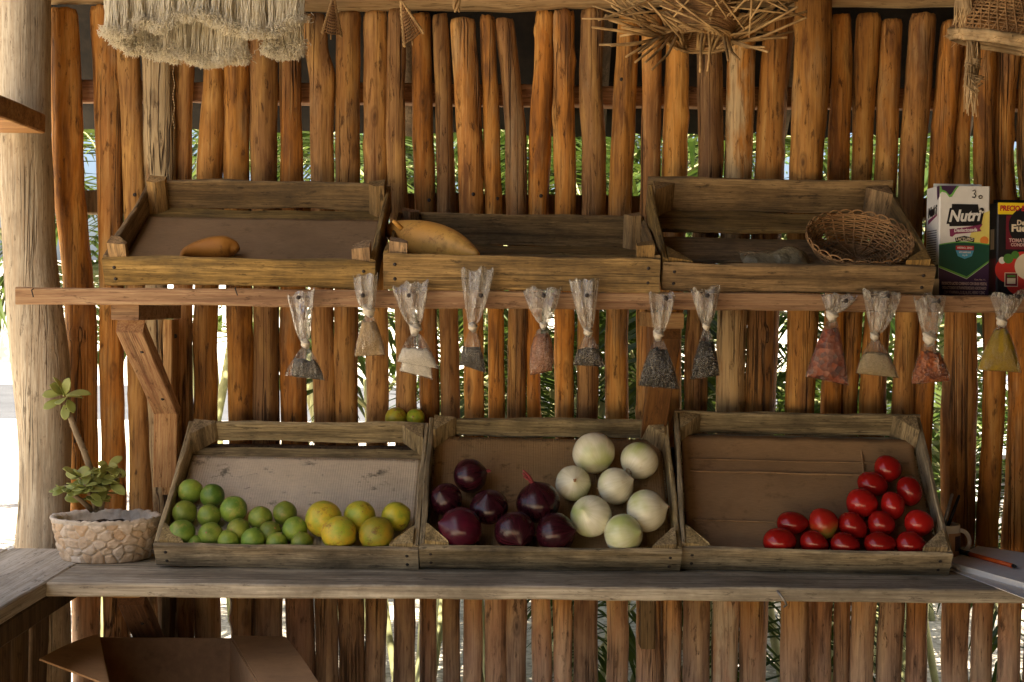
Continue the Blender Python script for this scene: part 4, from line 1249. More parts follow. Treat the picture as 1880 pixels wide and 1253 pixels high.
mo = t.ramp(n1, [(.3, (.44, .37, .28)), (.7, (.70, .62, .50))])
c_ = t.mix(t.ramp(sp.outputs[0], [(.1, 0.0), (.45, 1.0)]), mo, sc_)
t.bsdf(c_, .85, t.bump(n1, .4, .004), .2); M['stone'] = t.mat
o = mb.build('stone_wall', M['stone'], pot, world=False)
ca_ = o.data.color_attributes.new('stone', 'FLOAT_COLOR', 'POINT')
for i, (e, r_) in enumerate(colv): ca_.data[i].color = (e, r_, 0, 1)
mb = MB(); vs = [(0, 0, PH - .016)]; fs = []
for k in range(1, 9):
    for j in range(48):
        a = 2 * PI * j / 48; q = k / 8 * .86
        vs.append((math.cos(a) * AX * q, math.sin(a) * AYr * q, PH - .017 + .008 * nz(math.cos(a) * q * 6, math.sin(a) * q * 6) + .003 * nz(math.cos(a) * q * 30, math.sin(a) * q * 30)))
for j in range(48): fs.append((0, 1 + j, 1 + (j + 1) % 48))
for k in range(7):
    for j in range(48):
        a = 1 + k * 48; fs.append((a + j, a + 48 + j, a + 48 + (j + 1) % 48, a + (j + 1) % 48))
mb.add(vs, fs); mb.build('soil', M['soil'], pot, world=False)

plant = thing('succulent_plant', 'leggy succulent with one tall leaning stem growing in the stone pot', 'plant', T(PX, PY_, pz + PH - .016))
leafs = MB(); stems = MB()
def leaf(p, d, L, w, curl=.2):
    """thick obovate succulent leaf"""
    m = frame(p, d, Vector((R.uniform(-.4, .4), R.uniform(-1, 0), R.uniform(.2, 1))))
    rr = []; n = 9
    for i in range(n + 1):
        s = i / n
        hw = w * (.18 + .82 * math.sin(PI * min(1, s ** 1.25 * .93)) ** .8) * (1 if s < .98 else .3)
        if i == 0: hw = w * .2
        th = .0016 * (1 - .6 * s) + .0004
        zz = L * s; bend = -curl * L * s * s
        rr.append([Vector((hw * math.cos(a), bend + th * math.sin(a) + .25 * hw * abs(math.cos(a)) ** 2 * .8, zz)) for a in [2 * PI * q / 10 for q in range(10)]])
    leafs.rings(rr, True, True, 0, True, m)
def P(px, py, Y): return at(px, py, Y)
ys = PY_
tall = [P(178, 938, ys), P(176, 905, ys), P(168, 868, ys), P(155, 830, ys - .01), P(140, 795, ys - .015), P(128, 762, ys - .02), P(120, 742, ys - .02)]
stems.tube(tall, [.008, .0075, .007, .0068, .0065, .006, .0045], 8)
for k in range(26):   # scars along the bare stem
    i = R.uniform(.3, 5.6); a = tall[int(i)].lerp(tall[int(i) + 1], i % 1); an = R.uniform(0, 6.28)
    stems.ball(T(a.x + .0062 * math.cos(an), a.y + .0062 * math.sin(an), a.z) @ SCL(.002, .002, .0016), None, 6, 4)
for (dx, dy, dz, L, w, ox, oy) in [(-.15, -.3, 1, .048, .009, 118, 728), (.85, -.3, .5, .05, .011, 122, 726), (-.9, -.4, .1, .04, .013, 112, 724), (-.75, -.5, -.55, .042, .012, 113, 734),
      (.1, -.9, -.3, .034, .014, 118, 732), (.0, -.5, -.9, .034, .011, 122, 740), (.5, -.6, -.4, .030, .011, 124, 735), (-.3, -.8, .5, .038, .013, 116, 724), (.3, -.7, .7, .036, .012, 120, 724), (-.5, .4, .7, .034, .011, 116, 726), (.6, .5, .2, .034, .011, 122, 728)]:
    leaf(P(ox, oy, ys - .02), (dx + R.uniform(-.2, .2), dy, dz + R.uniform(-.2, .2)), L * R.uniform(.8, 1.05), w * R.uniform(.75, 1.0), R.uniform(0, .5))
br = [((178, 935), (165, 905), (150, 880), (140, 868)), ((182, 935), (190, 900), (195, 868), (200, 858)), ((170, 938), (150, 920), (130, 905), (120, 892)), ((186, 935), (192, 905), (212, 880), (222, 872)), ((176, 938), (172, 915), (160, 902), (155, 892)), ((180, 938), (178, 900), (172, 880), (170, 868))]
for bi, b in enumerate(br):
    yo = ys + (-.035, .0, -.045, -.01, -.055, .02)[bi]
    pts = [P(x, y, lerp(ys, yo, q / 3)) for q, (x, y) in enumerate(b)]
    stems.tube(pts, [.006, .0048, .004, .003], 7)
    for k in range(19):
        f = R.uniform(.3, 1) * 2.99; p = pts[int(f)].lerp(pts[int(f) + 1], f % 1)
        a = R.uniform(0, 6.28); el = R.uniform(-.35, .9)
        leaf(p, (math.cos(a), math.sin(a) - .35, el), R.uniform(.018, .042), R.uniform(.0065, .0115), R.uniform(-.1, .5))
stems.build('stem', M['bark'], plant); leafs.build('foliage', M['succ'], plant)

# ================================================================== things hanging from above
def strand_curtain(name, parent, tops, bots, n, Y, th, seed, mat):
    """shaggy fringe: locks of fine yarn flaring into fluffy ends along the outline bots [(px, py)]"""
    mb = MB(); rr = random.Random(seed)
    for k in range(n):
        u = (k + rr.uniform(.1, .9)) / n
        x = lerp(bots[0][0], bots[-1][0], u)
        for i in range(len(bots) - 1):
            if bots[i][0] <= x <= bots[i + 1][0]:
                f = (x - bots[i][0]) / max(1e-6, bots[i + 1][0] - bots[i][0]); yb = lerp(bots[i][1], bots[i + 1][1], f); break
        yb += rr.uniform(-9, 5)
        yy = Y + rr.uniform(-th, th) * .5
        a, b = at(x + rr.uniform(-5, 5), -50, Y), at(x, yb, yy)
        ax = (b - a)
        for q in range(20):            # the yarns of the lock
            o1 = Vector((rr.gauss(0, .0030), rr.gauss(0, .0035), 0)); o2 = Vector((rr.gauss(0, .0062), rr.gauss(0, .006), -rr.uniform(-.004, .006)))
            ph = rr.uniform(0, 6)
            pts = [a + ax * s + o1.lerp(o2, s ** 2) + Vector((.0016 * math.sin(s * 9 + ph), .0016 * math.cos(s * 8 + ph), 0)) for s in (0, .3, .55, .75, .9, 1)]
            mb.tube(pts, [.0010, .0010, .0010, .0009, .0008, .0006], 3, 0, False)
        for q in range(240):            # frayed curly ends
            s = 1 - abs(rr.gauss(0, .055)); p = a + ax * s + Vector((rr.gauss(0, .0068), rr.gauss(0, .0068), 0))
            d = Vector((rr.gauss(0, .8), rr.gauss(0, .8), rr.gauss(-.45, .6))); pts = [p]
            for _ in range(4):
                d = (d + Vector((rr.gauss(0, .55), rr.gauss(0, .55), rr.gauss(-.1, .5)))).normalized(); pts.append(pts[-1] + d * .0024)
            mb.tube(pts, [.0007, .0007, .0007, .0006, .0004], 3, 0, False)
    return mb.build(name, mat, parent)
mac = thing('cotton_fringe_hanging', 'cream cotton fringe hanging in two fluffy layers at the upper left', 'wall hanging', T(at(375, -50, .26).x, .26, at(375, -50, .26).z))
rb = MB(); rb.tube([at(170, -48, .26), at(590, -44, .26)], .010, 10); rb.build('rod', M['twig'], mac)
strand_curtain('back_fringe', mac, None, [(198, 66), (215, 80), (240, 95), (275, 98), (300, 108), (340, 110), (380, 120), (410, 118), (430, 116), (452, 108)], 66, .285, .03, 3, M['cotton'])
strand_curtain('back_fringe', mac, None, [(490, 92), (505, 102), (525, 106), (545, 100), (552, 92)], 20, .285, .03, 8, M['cotton'])
strand_curtain('front_fringe', mac, None, [(196, 62), (215, 68), (235, 62), (258, 45), (290, 54), (310, 44), (330, 36), (365, 32), (395, 40), (415, 54), (440, 62), (470, 66), (500, 62), (530, 52), (553, 40)], 92, .24, .028, 5, M['cotton'])
cb = MB(); p0 = at(320, 60, .262)
for k in range(26): 
    p = at(319 + 1.5 * math.sin(k * .8), 105 + k * 5.2, .262); cb.ball(T(*p) @ SCL(.0010, .0010, .0022), None, 6, 4)
cb.build('cord', M['raffia'], mac)

def woven_fan(pts, Y, lab, twist=0.0):
    """small woven palm-leaf fan: apex at top, plaited edges"""
    apex, bl, brr = [at(x, y, Y) for x, y in pts]
    t = thing('woven_fan', lab, 'woven ornament', T(*apex), 'woven palm ornaments on the beam')
    mb = MB(); n = 12
    for i in range(n):
        s0 = i / n
        a = apex.lerp(bl, .08 + .92 * (i + .5) / n); b = apex.lerp(brr, .08 + .92 * (i + .5) / n)
        mb.tube([a, (a + b) / 2 + Vector((0, -.004, -.003)), b], [.0016, .0021, .0016], 5)
    for i in range(7):
        f = (i + .5) / 7
        mb.tube([apex, bl.lerp(brr, f) + Vector((0, -.003, 0))], .0014, 5)
    mb.build('weave', M['wicker'], t)
    for e in (bl, brr):
        q = MB()
        for k in range(22):
            p = apex.lerp(e, k / 21); q.ball(T(*p) @ RY(.6 * (-1) ** k) @ SCL(.0034, .0034, .0048), None, 7, 5)
        q.build('braided_edge', M['twig'], t)
    q = MB(); m_ = bl.lerp(brr, .45); q.tube([m_, m_ + Vector((0, 0, -.012))], .0016, 5)
    q.tube([apex + Vector((0, 0, -.002)), apex + Vector((.004, .05, .06)), apex + Vector((.004, .12, .09))], .0022, 6); q.build('tie', M['twig'], t)
woven_fan([(612, -6), (592, 60), (626, 66)], .40, 'small brown woven fan hanging right of the cotton fringe')
woven_fan([(736, 2), (742, 84), (776, 60)], .40, 'small woven fan hanging tilted left of the dangling rope end')
mb = MB()
for k in range(3):
    mb.tube([at(838 + 5 * math.sin(i * .9 + k * 2.1), -40 + i * 7, .40 + .003 * math.cos(i * .9 + k * 2.1)) for i in range(10)], [.004] * 8 + [.003, .0015], 6)
tag(mb.build('rope_end', M['twig']), 'short frayed rope end dangling over the pale beam', 'rope')
mb = MB()
for k in range(5):
    mb.tube([at(640 + i * 16 + k * 3, -22 + 6 * math.sin(i * .8 + k) + k * 4 - (10 if i in (0, 9) else 0), .462 - .004 * k) for i in range(10)], .0035, 5)
tag(mb.build('vine_wrap', M['wicker']), 'dry vine strands wound along the pale beam top', 'vine')

# unfinished basket with its stakes still sticking out
YT = .30
cT = at(1283, 78, YT)
tw = thing('unfinished_basket', 'unfinished twig basket with long loose stakes bristling out, hanging at the top', 'basket', T(*cT))
mb = MB()
Mr = T(*cT) @ RY(math.radians(5)) @ RX(math.radians(-13))
ra, rb_ = sz(57, YT), sz(48, YT)
for k in range(4): mb.torus(Mr @ T(0, 0, .004 * k), ra * (1 + .03 * k), rb_ * (1 + .03 * k), .0028, 56, 6, 0, .05, k * 3)
for k in range(22):
    a = 2 * PI * k / 22
    pts = [Mr @ Vector((math.cos(a + s * .5) * ra * 1.03, math.sin(a + s * .5) * rb_ * 1.03, .013 * math.sin(s * PI) - .002)) for s in [q / 7 for q in range(8)]]
    mb.tube(pts, .0026, 5)
mb.build('rim', M['twig'], tw)
mb = MB()
for k in range(34):   # bowl of woven twigs rising above the mouth
    s = k / 33; q = 1.0 + .38 * math.sin(s * PI * .5) - .1 * s
    mb.torus(Mr @ T(0, 0, .010 + .15 * s), ra * q, rb_ * q, .0034, 40, 5, 0, .06, k)
mb.ball(Mr @ T(0, 0, .16) @ SCL(ra * 1.3, rb_ * 1.3, .02), None, 24, 8)
mb.build('weave', M['wicker'], tw)
mb = MB(); mb.ball(Mr @ T(0, 0, .10) @ SCL(ra * 1.1, rb_ * 1.1, .075), None, 24, 12); mb.build('lining', M['mouth_shade'], tw)  # solid dark ball standing in for the shade inside the basket mouth
mb = MB()
def stake(a, end):
    st = Mr @ Vector((math.cos(a) * ra * .98, math.sin(a) * rb_ * .98, .006))
    mid = st.lerp(end, .5) + Vector((R.uniform(-.005, .005), R.uniform(-.006, .006), R.uniform(-.010, .014)))
    mb.tube([st, mid, end], [.0032, .003, .0024], 6)
for (x, y) in [(90, 370), (185, 378), (310, 470), (385, 515), (415, 440), (470, 515), (525, 575), (920, 595), (980, 590), (1150, 500), (1240, 490), (1480, 430), (1450, 388), (1635, 310), (1795, 145), (1690, 15), (1480, 75), (1440, 0), (1310, -20), (1050, -20), (200, 55), (140, 125), (170, 165), (30, 225), (235, 40), (380, 60), (1800, 95), (1720, 60), (1560, 20), (300, 230), (260, 300)]:
    px, py = 1080 + x / 4.476, y / 4.476
    a = math.atan2(-(py - 78) * 1.6, (px - 1283))
    e = at(px, py, YT + R.uniform(-.10, .02) - (.06 if py > 85 else 0))
    stake(a, e)
for k in range(46):      # loose twigs lying every which way round the bowl
    px, py = R.uniform(1115, 1445), R.uniform(-30, 44); an = R.gauss(0, .45) + (-.25 if px > 1300 else .2); ln = R.uniform(25, 75)
    y0 = YT - .062 + R.uniform(-.02, .035)
    mb.tube([at(px - ln * math.cos(an), py - ln * math.sin(an), y0), at(px, py + R.uniform(-4, 4), y0 - .006), at(px + ln * math.cos(an), py + ln * math.sin(an), y0 + R.uniform(-.01, .01))], [.0016, .0026, .0018], 5)
for k in range(34):
    a = R.uniform(0, 2 * PI); L = R.uniform(.12, .19)
    e = cT + Vector((math.cos(a) * L * 1.1, R.uniform(-.05, .09), R.uniform(.01, .11)))
    stake(a, e)
mb.build('stakes', M['twig'], tw)
mb = MB(); mb.tube([cT + Vector((0, .02, .14)), cT + Vector((0, .12, .16)), cT + Vector((0, .2, .175))], .004, 6); mb.build('hanger', M['raffia'], tw)

# open weave basket at the top right, with a raffia tassel
YK = .24
cK = at(1868, 6, YK)
bk = thing('hanging_basket', 'open weave basket with frayed raffia rim hanging in the top right corner', 'basket', T(*cK))
Mk = T(*cK) @ RY(math.radians(10)) @ RX(math.radians(9))
rk = sz(104, YK)
mb = MB()
def dome(al, be): return Vector((rk * math.cos(be) * math.cos(al), rk * math.cos(be) * math.sin(al), rk * 1.05 * math.sin(be) - .075))
for k in range(40):
    a = 2 * PI * k / 40
    mb.tube([Mk @ dome(a + .55 * s, s * 1.5) for s in [q / 12 for q in range(13)]], .0021, 5)
    mb.tube([Mk @ (dome(a - .55 * s, s * 1.5) * 1.012) for s in [q / 12 for q in range(13)]], .0021, 5)
for k in range(22):
    b = .06 + k * .066; mb.torus(Mk @ T(0, 0, rk * 1.05 * math.sin(b) - .075), rk * math.cos(b), rk * math.cos(b), .0019, 60, 5)
mb.build('weave', M['wicker'], bk)
mb = MB()
for k in range(3): mb.torus(Mk @ T(0, 0, -.075 - .006 * k), rk * (1.01 - .02 * k), rk * (1.01 - .02 * k), .0062, 72, 7, 0, .04, k * 2)
for k in range(420):
    a = R.uniform(0, 2 * PI); p = Mk @ Vector((rk * math.cos(a) * 1.01, rk * math.sin(a) * 1.01, -.078 + R.uniform(-.008, .006)))
    d = Vector((R.gauss(0, 1), R.gauss(0, 1), R.gauss(0, 1) - .3)).normalized() * R.uniform(.008, .02)
    mb.tube([p, p + d], [.0010, .0004], 3, 0, False)
mb.build('rim', M['raffia'], bk)
mb = MB()
for k in range(70):
    x0 = R.uniform(1776, 1800); x1 = R.uniform(1768, 1796); ln = R.uniform(110, 215)
    y0 = R.uniform(60, 95); yy = YK - .02 + R.uniform(-.012, .012); w = R.uniform(-4, 4)
    mb.tube([at(x0, y0, yy), at(lerp(x0, x1, .5) + w, lerp(y0, ln, .5), yy), at(x1, ln, yy + R.uniform(-.01, .01))], [.0014, .0016, .0010], 4)
for k in range(46):
    x0 = R.uniform(1758, 1782); mb.tube([at(x0, -30, YK - .03), at(x0 + R.uniform(-6, 6), 15, YK - .035), at(x0 + R.uniform(-12, 8), R.uniform(30, 64), YK - .03)], [.0022, .0020, .0012], 4)
for k in range(24):
    y0 = R.uniform(100, 165); x0 = R.uniform(1770, 1792); mb.tube([at(x0, y0, YK - .035), at(x0 + R.uniform(8, 18), y0 + R.uniform(-14, 14), YK - .036)], .0016, 4)
mb.build('raffia_tassel', M['raffia'], bk)
mb = MB(); mb.tube([cK + Vector((.02, .03, .06)), cK + Vector((.03, .1, .14)), cK + Vector((.02, .26, .17))], .005, 6); mb.build('hanger', M['raffia'], bk)

# ================================================================== cartons on the shelf
def flat(name, col, rough=.45, spec=.35):
    return plain(name, col, rough, spec, .05, 60, .02)
PC = {k: flat('print_' + k, v) for k, v in dict(white=(.74, .72, .66), purple=(.055, .022, .062), black=(.012, .011, .012), yellow=(.78, .66, .16), green=(.16, .42, .08), dgreen=(.012, .075, .045), red=(.45, .025, .03), blue=(.08, .35, .52), orange=(.75, .24, .04), pink=(.62, .42, .36), wine=(.14, .012, .022), cream=(.72, .62, .44), bright=(.85, .62, .02), tomato=(.55, .035, .025), leafg=(.08, .22, .04), ribbon=(.22, .03, .09)).items()}
def text_mesh(body, size, bold=0.0, shear=0.0, align='CENTER', space=1.0):
    cu = bpy.data.curves.new('lettering', 'FONT'); cu.body = body; cu.size = size; cu.offset = bold; cu.shear = shear
    cu.align_x = align; cu.align_y = 'CENTER'; cu.space_character = space; cu.resolution_u = 3; cu.extrude = .0002
    ob = bpy.data.objects.new('lettering', cu); COL.objects.link(ob)
    bpy.context.view_layer.update()
    me = bpy.data.meshes.new_from_object(ob.evaluated_get(bpy.context.evaluated_depsgraph_get()))
    vs = [v.co.copy() for v in me.vertices]; fs = [tuple(p.vertices) for p in me.polygons]
    bpy.data.objects.remove(ob); bpy.data.meshes.remove(me); bpy.data.curves.remove(cu)
    return vs, fs
class Face:
    """printed panel: u 0..1 to the right, v 0..1 downwards"""
    def __init__(s, parent, M_, w, h): s.p, s.M, s.w, s.h, s.k = parent, M_, w, h, 0
    def xy(s, u, v): return ((u - .5) * s.w, (.5 - v) * s.h)
    def poly(s, name, pts, col):
        s.k += 1; mb = MB(); z = .00012 * s.k; q = [s.xy(*p) for p in pts]
        area = sum(q[i][0] * q[(i + 1) % len(q)][1] - q[(i + 1) % len(q)][0] * q[i][1] for i in range(len(q)))
        if area < 0: q = q[::-1]
        mb.prism(q, z - .00009, z, s.M); return mb.build(name, PC[col], s.p)
    def disc(s, name, u, v, r, col, sx=1.0, n=28):
        return s.poly(name, [(u + r * sx * math.cos(2 * PI * i / n), v + r * s.w / s.h * math.sin(2 * PI * i / n)) for i in range(n)], col)
    def text(s, body, u, v, hgt, col, bold=0.0, shear=0.0, rot=0.0, maxw=None, name='lettering'):
        s.k += 1; vs, fs = text_mesh(body, hgt * s.h * 1.38, bold * hgt * s.h, shear)
        xs = [p.x for p in vs]; w = max(xs) - min(xs); cx = (max(xs) + min(xs)) / 2
        f = min(1, maxw * s.w / w) if maxw else 1
        if maxw and f == 1: f = maxw * s.w / w
        x, y = s.xy(u, v); mb = MB()
        mb.add([((p.x - cx) * f, p.y, p.z) for p in vs], fs, 0, False, s.M @ T(x, y, .00012 * s.k + .0002) @ RZ(rot)); return mb.build(name, PC[col], s.p)
def carton(xl, xr, yt, yb, Yf, depth, lab, basecol, cut=True):
    A, B = at(xl, yb, Yf), at(xr, yb, Yf); Cc = at((xl + xr) / 2, yt, Yf)
    z = shelf_top((A.x + B.x) / 2); w = B.x - A.x; h = Cc.z - z
    Mx = T((A.x + B.x) / 2, Yf + depth / 2, z) @ RY(AL)
    t = thing('drink_carton' if cut else 'sauce_carton', lab, 'carton', Mx, 'cartons on the shelf')
    mb = MB(); a, b = w / 2, depth / 2; e = .0025
    poly = [(-a, -b + e), (-a + e, -b), (a - e, -b), (a, -b + e), (a, b - e), (a - e, b), (-a + e, b), (-a, b - e)]
    mb.prism(poly, 0, h, Mx); mb.prism([(-a + .002, b * .05), (a - .002, b * .05), (a - .002, b * .12), (-a + .002, b * .12)], h + .0001, h + .008, Mx)
    mb.build('box', PC[basecol], t)
    fr = Face(t, Mx @ T(0, -b - .0001, h / 2) @ RX(PI / 2), w - .001, h)
    sd = Face(t, Mx @ T(-a - .0001, 0, h / 2) @ RZ(-PI / 2) @ RX(PI / 2), depth - .001, h)
    return t, fr, sd
t, fr, sd = carton(1722, 1815, 342, 537, .205, .088, 'white and purple lactose free milk carton with a handwritten 30, beside the slatted crate', 'white')
fr.poly('printed_panel', [(.56, .52), (.66, .40), (.78, .28), (.9, .24), (1, .22), (1, .56), (.56, .56)], 'yellow')
fr.poly('printed_panel', [(0, 0), (.38, 0), (.33, .03), (.24, .10), (.19, .105), (.12, .065), (.04, .055), (0, .075)], 'green')
fr.poly('printed_panel', [(.02, 0), (.34, 0), (.29, .03), (.23, .075), (.19, .085), (.12, .05), (.04, .035)], 'purple')
fr.disc('printed_panel', .90, .495, .085, 'orange')
fr.poly('printed_panel', [(0, .535), (.1, .525), (.3, .51), (.5, .505), (.8, .515), (1, .525), (1, .69), (.56, .845), (0, .745)], 'green')
fr.poly('printed_panel', [(0, .545), (.1, .535), (.3, .52), (.5, .515), (.8, .525), (1, .535), (1, .675), (.56, .825), (0, .728)], 'dgreen')
fr.poly('printed_panel', [(0, .748), (.56, .85), (1, .693), (1, 1), (0, 1)], 'purple')
fr.poly('printed_panel', [(.24, .165), (.76, .165), (.78, .22), (.84, .24), (.84, .36), (.20, .37), (.18, .30), (.24, .28)], 'black')
fr.text('Nutri', .51, .275, .115, 'black', .16, .28, .05, .76)
fr.text('Nutri', .51, .275, .105, 'white', .05, .28, .05, .66)
fr.poly('printed_panel', [(.20, .395), (.55, .375), (.86, .345), (.80, .385), (.84, .41), (.62, .425), (.32, .44), (.26, .465), (.21, .46)], 'ribbon')
fr.text('Deslactosada', .52, .402, .034, 'white', .04, .2, .05, .46)
fr.poly('printed_panel', [(.31, .475), (.5, .455), (.70, .475), (.69, .512), (.5, .497), (.33, .515)], 'black')
fr.text('LACTI-PRO', .505, .487, .028, 'cream', .03, 0, 0, .34)
fr.poly('printed_panel', [(.33, .545), (.69, .545), (.69, .585), (.33, .585)], 'red')
fr.text('HIERRO, ZINC', .51, .565, .018, 'white', .03, 0, 0, .30)
fr.poly('printed_panel', [(.33, .588), (.69, .588), (.65, .64), (.51, .665), (.37, .64)], 'blue')
fr.text('VITAMINAS', .51, .606, .017, 'white', .03, 0, 0, .24); fr.text('A y D', .51, .632, .015, 'white', .03, 0, 0, .1)
fr.text('Cont. Net. 1 L', .82, .853, .014, 'pink', .02, 0, 0, .22)
fr.text('PRODUCTO LACTEO COMBINADO CON GRASA VEGETAL', .51, .892, .026, 'pink', .06, 0, 0, .9)
fr.text('DESLACTOSADO ULTRAPASTEURIZADO ADICIONADO', .51, .932, .026, 'pink', .06, 0, 0, .88)
fr.text('CON VITAMINAS A, D, B2, B6, B12, HIERRO Y ZINC', .51, .972, .026, 'pink', .06, 0, 0, .82)
# handwriting
def scribble(face, strokes, col, r=.0011, name='handwriting'):
    mb = MB()
    for s in strokes: mb.tube([face.M @ Vector((*face.xy(u, v), .0006)) for u, v in s], r, 5)
    return mb.build(name, PC[col], face.p)
scribble(fr, [[(.645, .045), (.69, .035), (.71, .05), (.69, .068), (.675, .07), (.70, .075), (.715, .088), (.69, .105), (.645, .098)], [(.785, .088), (.815, .082), (.84, .092), (.835, .108), (.80, .112), (.775, .102), (.785, .088)]], 'black')
sd.text('Nutri', .5, .225, .075, 'black', .14, .2, .1, .7); sd.poly('printed_panel', [(.15, .30), (.85, .25), (.85, .27), (.15, .34)], 'ribbon')
sd.poly('printed_panel', [(.8, 0), (1, 0), (1, .1), (.85, .13)], 'purple'); sd.poly('printed_panel', [(0, .72), (1, .72), (1, 1), (0, 1)], 'purple')
for k in range(14): sd.poly('printed_panel', [(.12, .40 + k * .022), (.86, .40 + k * .022), (.86, .407 + k * .022), (.12, .407 + k * .022)], 'black')

t, fr, sd = carton(1829, 1921, 373, 534, .205, .055, 'dark red and black tomato puree carton at the right edge of the shelf', 'black', False)
fr.poly('printed_panel', [(0, 0), (1, 0), (1, .125), (0, .125)], 'bright')
fr.text('PRECIO ESPECIAL', .5, .062, .055, 'red', .06, .1, 0, .92)
fr.poly('printed_panel', [(.17, .135), (1, .135), (1, .50), (.17, .50)], 'wine')
fr.disc('printed_panel', .62, .25, .40, 'black', 1.0)
fr.text('Del', .48, .215, .055, 'cream', .05, 0, 0, .18); fr.text('Fuerte', .56, .275, .075, 'cream', .06, 0, 0, .56)
fr.text('TOMATE MOLIDO', .60, .405, .04, 'pink', .04, 0, 0, .74); fr.text('CONDIMENTADO', .60, .452, .034, 'pink', .04, 0, 0, .66)
for (u, v, r, c) in ((.22, .72, .26, 'tomato'), (.5, .66, .26, 'tomato'), (.10, .62, .07, 'white'), (.36, .56, .08, 'leafg'), (.7, .6, .12, 'leafg'), (.22, .60, .1, 'leafg'), (.45, .84, .28, 'tomato'), (.62, .68, .27, 'cream')): fr.disc('printed_panel', u, v, r, c)
fr.poly('printed_panel', [(.15, .75), (.42, .75), (.42, .90), (.15, .90)], 'cream'); fr.poly('printed_panel', [(.165, .758), (.405, .758), (.405, .892), (.165, .892)], 'wine')
fr.poly('printed_panel', [(.2, .775), (.37, .775), (.37, .80), (.2, .80)], 'leafg'); fr.poly('printed_panel', [(.2, .81), (.37, .81), (.37, .87), (.2, .87)], 'cream')
sd.poly('printed_panel', [(.3, .28), (.7, .28), (.7, .5), (.3, .5)], 'cream'); sd.poly('printed_panel', [(.1, .6), (.9, .6), (.9, .95), (.1, .95)], 'wine')
mb = MB(); p = at(1714, 537, .18); mb.plank(T(p.x, .18, shelf_top(p.x) + .0162) @ RZ(.15), .013, .02, .032, 3, .0006, .001, 2.0)
tag(mb.build('paper_packet', PC['cream']), 'tiny pale yellow packet squeezed left of the milk carton', 'packet')

# ================================================================== mug, notebook, pen, paper
mx = 1729; pm = at(mx, 1000, .31); mz = ctop(pm.x)
mug = thing('mug', 'white printed mug holding pens, half hidden behind the tomato crate', 'mug', T(pm.x, .31, mz))
mr, mh = .036, .074
prof = [(.0, .003), (mr * .86, .0), (mr * .97, .004), (mr, .012), (mr, mh - .002), (mr - .0012, mh), (mr - .0035, mh - .001), (mr - .004, .008), (.0, .006)]
mb = MB(); mb.rings([[Vector((r * math.cos(2 * PI * j / 40), r * math.sin(2 * PI * j / 40), z)) for j in range(40)] for r, z in [(max(a, .0005), b) for a, b in prof]])
M['ceramic'] = plain('glazed_ceramic', (.82, .77, .64), .18, .5, .03, 20, 0.0)
M['print_brown'] = flat('print_brown', (.10, .045, .03)); M['print_tan'] = flat('print_tan', (.62, .36, .18))
mb.build('cup', M['ceramic'], mug, world=False)
mb = MB(); mb.tube([(mr - .003 + .024 * math.sin(PI * s) ** .8, 0, mh * .5 + .023 * math.cos(PI * s)) for s in [q / 16 for q in range(17)]], .0044, 8)
mb.build('handle', M['ceramic'], mug, M=None, world=False)
def cyl_patch(a0, a1, z0, z1, r, mat, name):
    mb = MB(); n = 12
    vs = [Vector((r * math.cos(lerp(a0, a1, i / n)), r * math.sin(lerp(a0, a1, i / n)), z)) for z in (z0, z1) for i in range(n + 1)]
    vs += [v * 1.0 - Vector((v.x, v.y, 0)).normalized() * .0003 for v in vs]
    q = n + 1; fs = [(i, i + 1, q + i + 1, q + i) for i in range(n)]
    mb.add(vs[:2 * q], fs); return mb.build(name, mat, mug, world=False)
cyl_patch(-1.5, -.18, .010, .058, mr + .0006, M['print_tan'], 'printed_band'); cyl_patch(-1.1, -.42, .022, .052, mr + .0011, M['print_brown'], 'printed_patch')
for (x, y, lean, col, nm, lb) in ((.006, .008, .40, PC['black'], 'pen', 'black pen standing tilted in the mug'), (.0, .0, .30, M['metal'], 'pen', 'grey metal pen standing in the mug beside the black one')):
    mb = MB(); b0 = Vector((pm.x + x - .012, .31 + y, mz + .010)); d = Vector((lean, .10, 1)).normalized()
    mb.tube([b0, b0 + d * .1, b0 + d * .128, b0 + d * .13], [.0036, .0036, .003, .001], 8)
    tag(mb.build(nm, col), lb, 'pen')
def quad_sheet(pts, th, mat, name, lab, catg, z0):
    """flat page stack, corners given in pixels on the counter plane"""
    c = [hit(x, y, Vector((.9, .2, z0)), Vector((0, 0, 1))) for x, y in pts]
    mb = MB(); n = len(c)
    mb.add([Vector((p.x, p.y, z0)) for p in c] + [Vector((p.x, p.y, z0 + th)) for p in c], [tuple(range(n))[::-1], tuple(range(n, 2 * n))] + [(i, (i + 1) % n, n + (i + 1) % n, n + i) for i in range(n)], 0, False)
    o = mb.build(name, mat); return tag(o, lab, catg)
M['paper'] = plain('white_paper', (.84, .80, .72), .8, .2, .05, 30, .1)
zt = ctop(.92) + .0015
quad_sheet([(1733, 1043), (1800, 1018), (2010, 1052), (1985, 1140)], .0012, M['paper'], 'paper_sheet', 'loose white paper sheet sticking out under the notebook', 'paper', zt)
nb_o = quad_sheet([(1738, 1041), (1795, 1012), (2020, 1046), (1990, 1113)], .011, M['paper'], 'notebook', 'thick white notebook lying at the right end of the counter', 'notebook', zt + .0016)
ln = MB(); w0 = WM[nb_o.name]
pa = hit(1746, 1008, Vector((.9, .2, zt + .018)), Vector((0, 0, 1))); pb_ = hit(1866, 1041, Vector((.9, .2, zt + .018)), Vector((0, 0, 1)))
pen = thing('pen', 'orange ballpoint pen with black ends lying on the notebook', 'pen', T(*((pa + pb_) / 2)))
d = (pb_ - pa)
mb = MB(); mb.tube([pa + d * .30, pa + d * .95], .0042, 10); mb.build('barrel', flat('pen_orange', (.80, .13, .015)), pen)
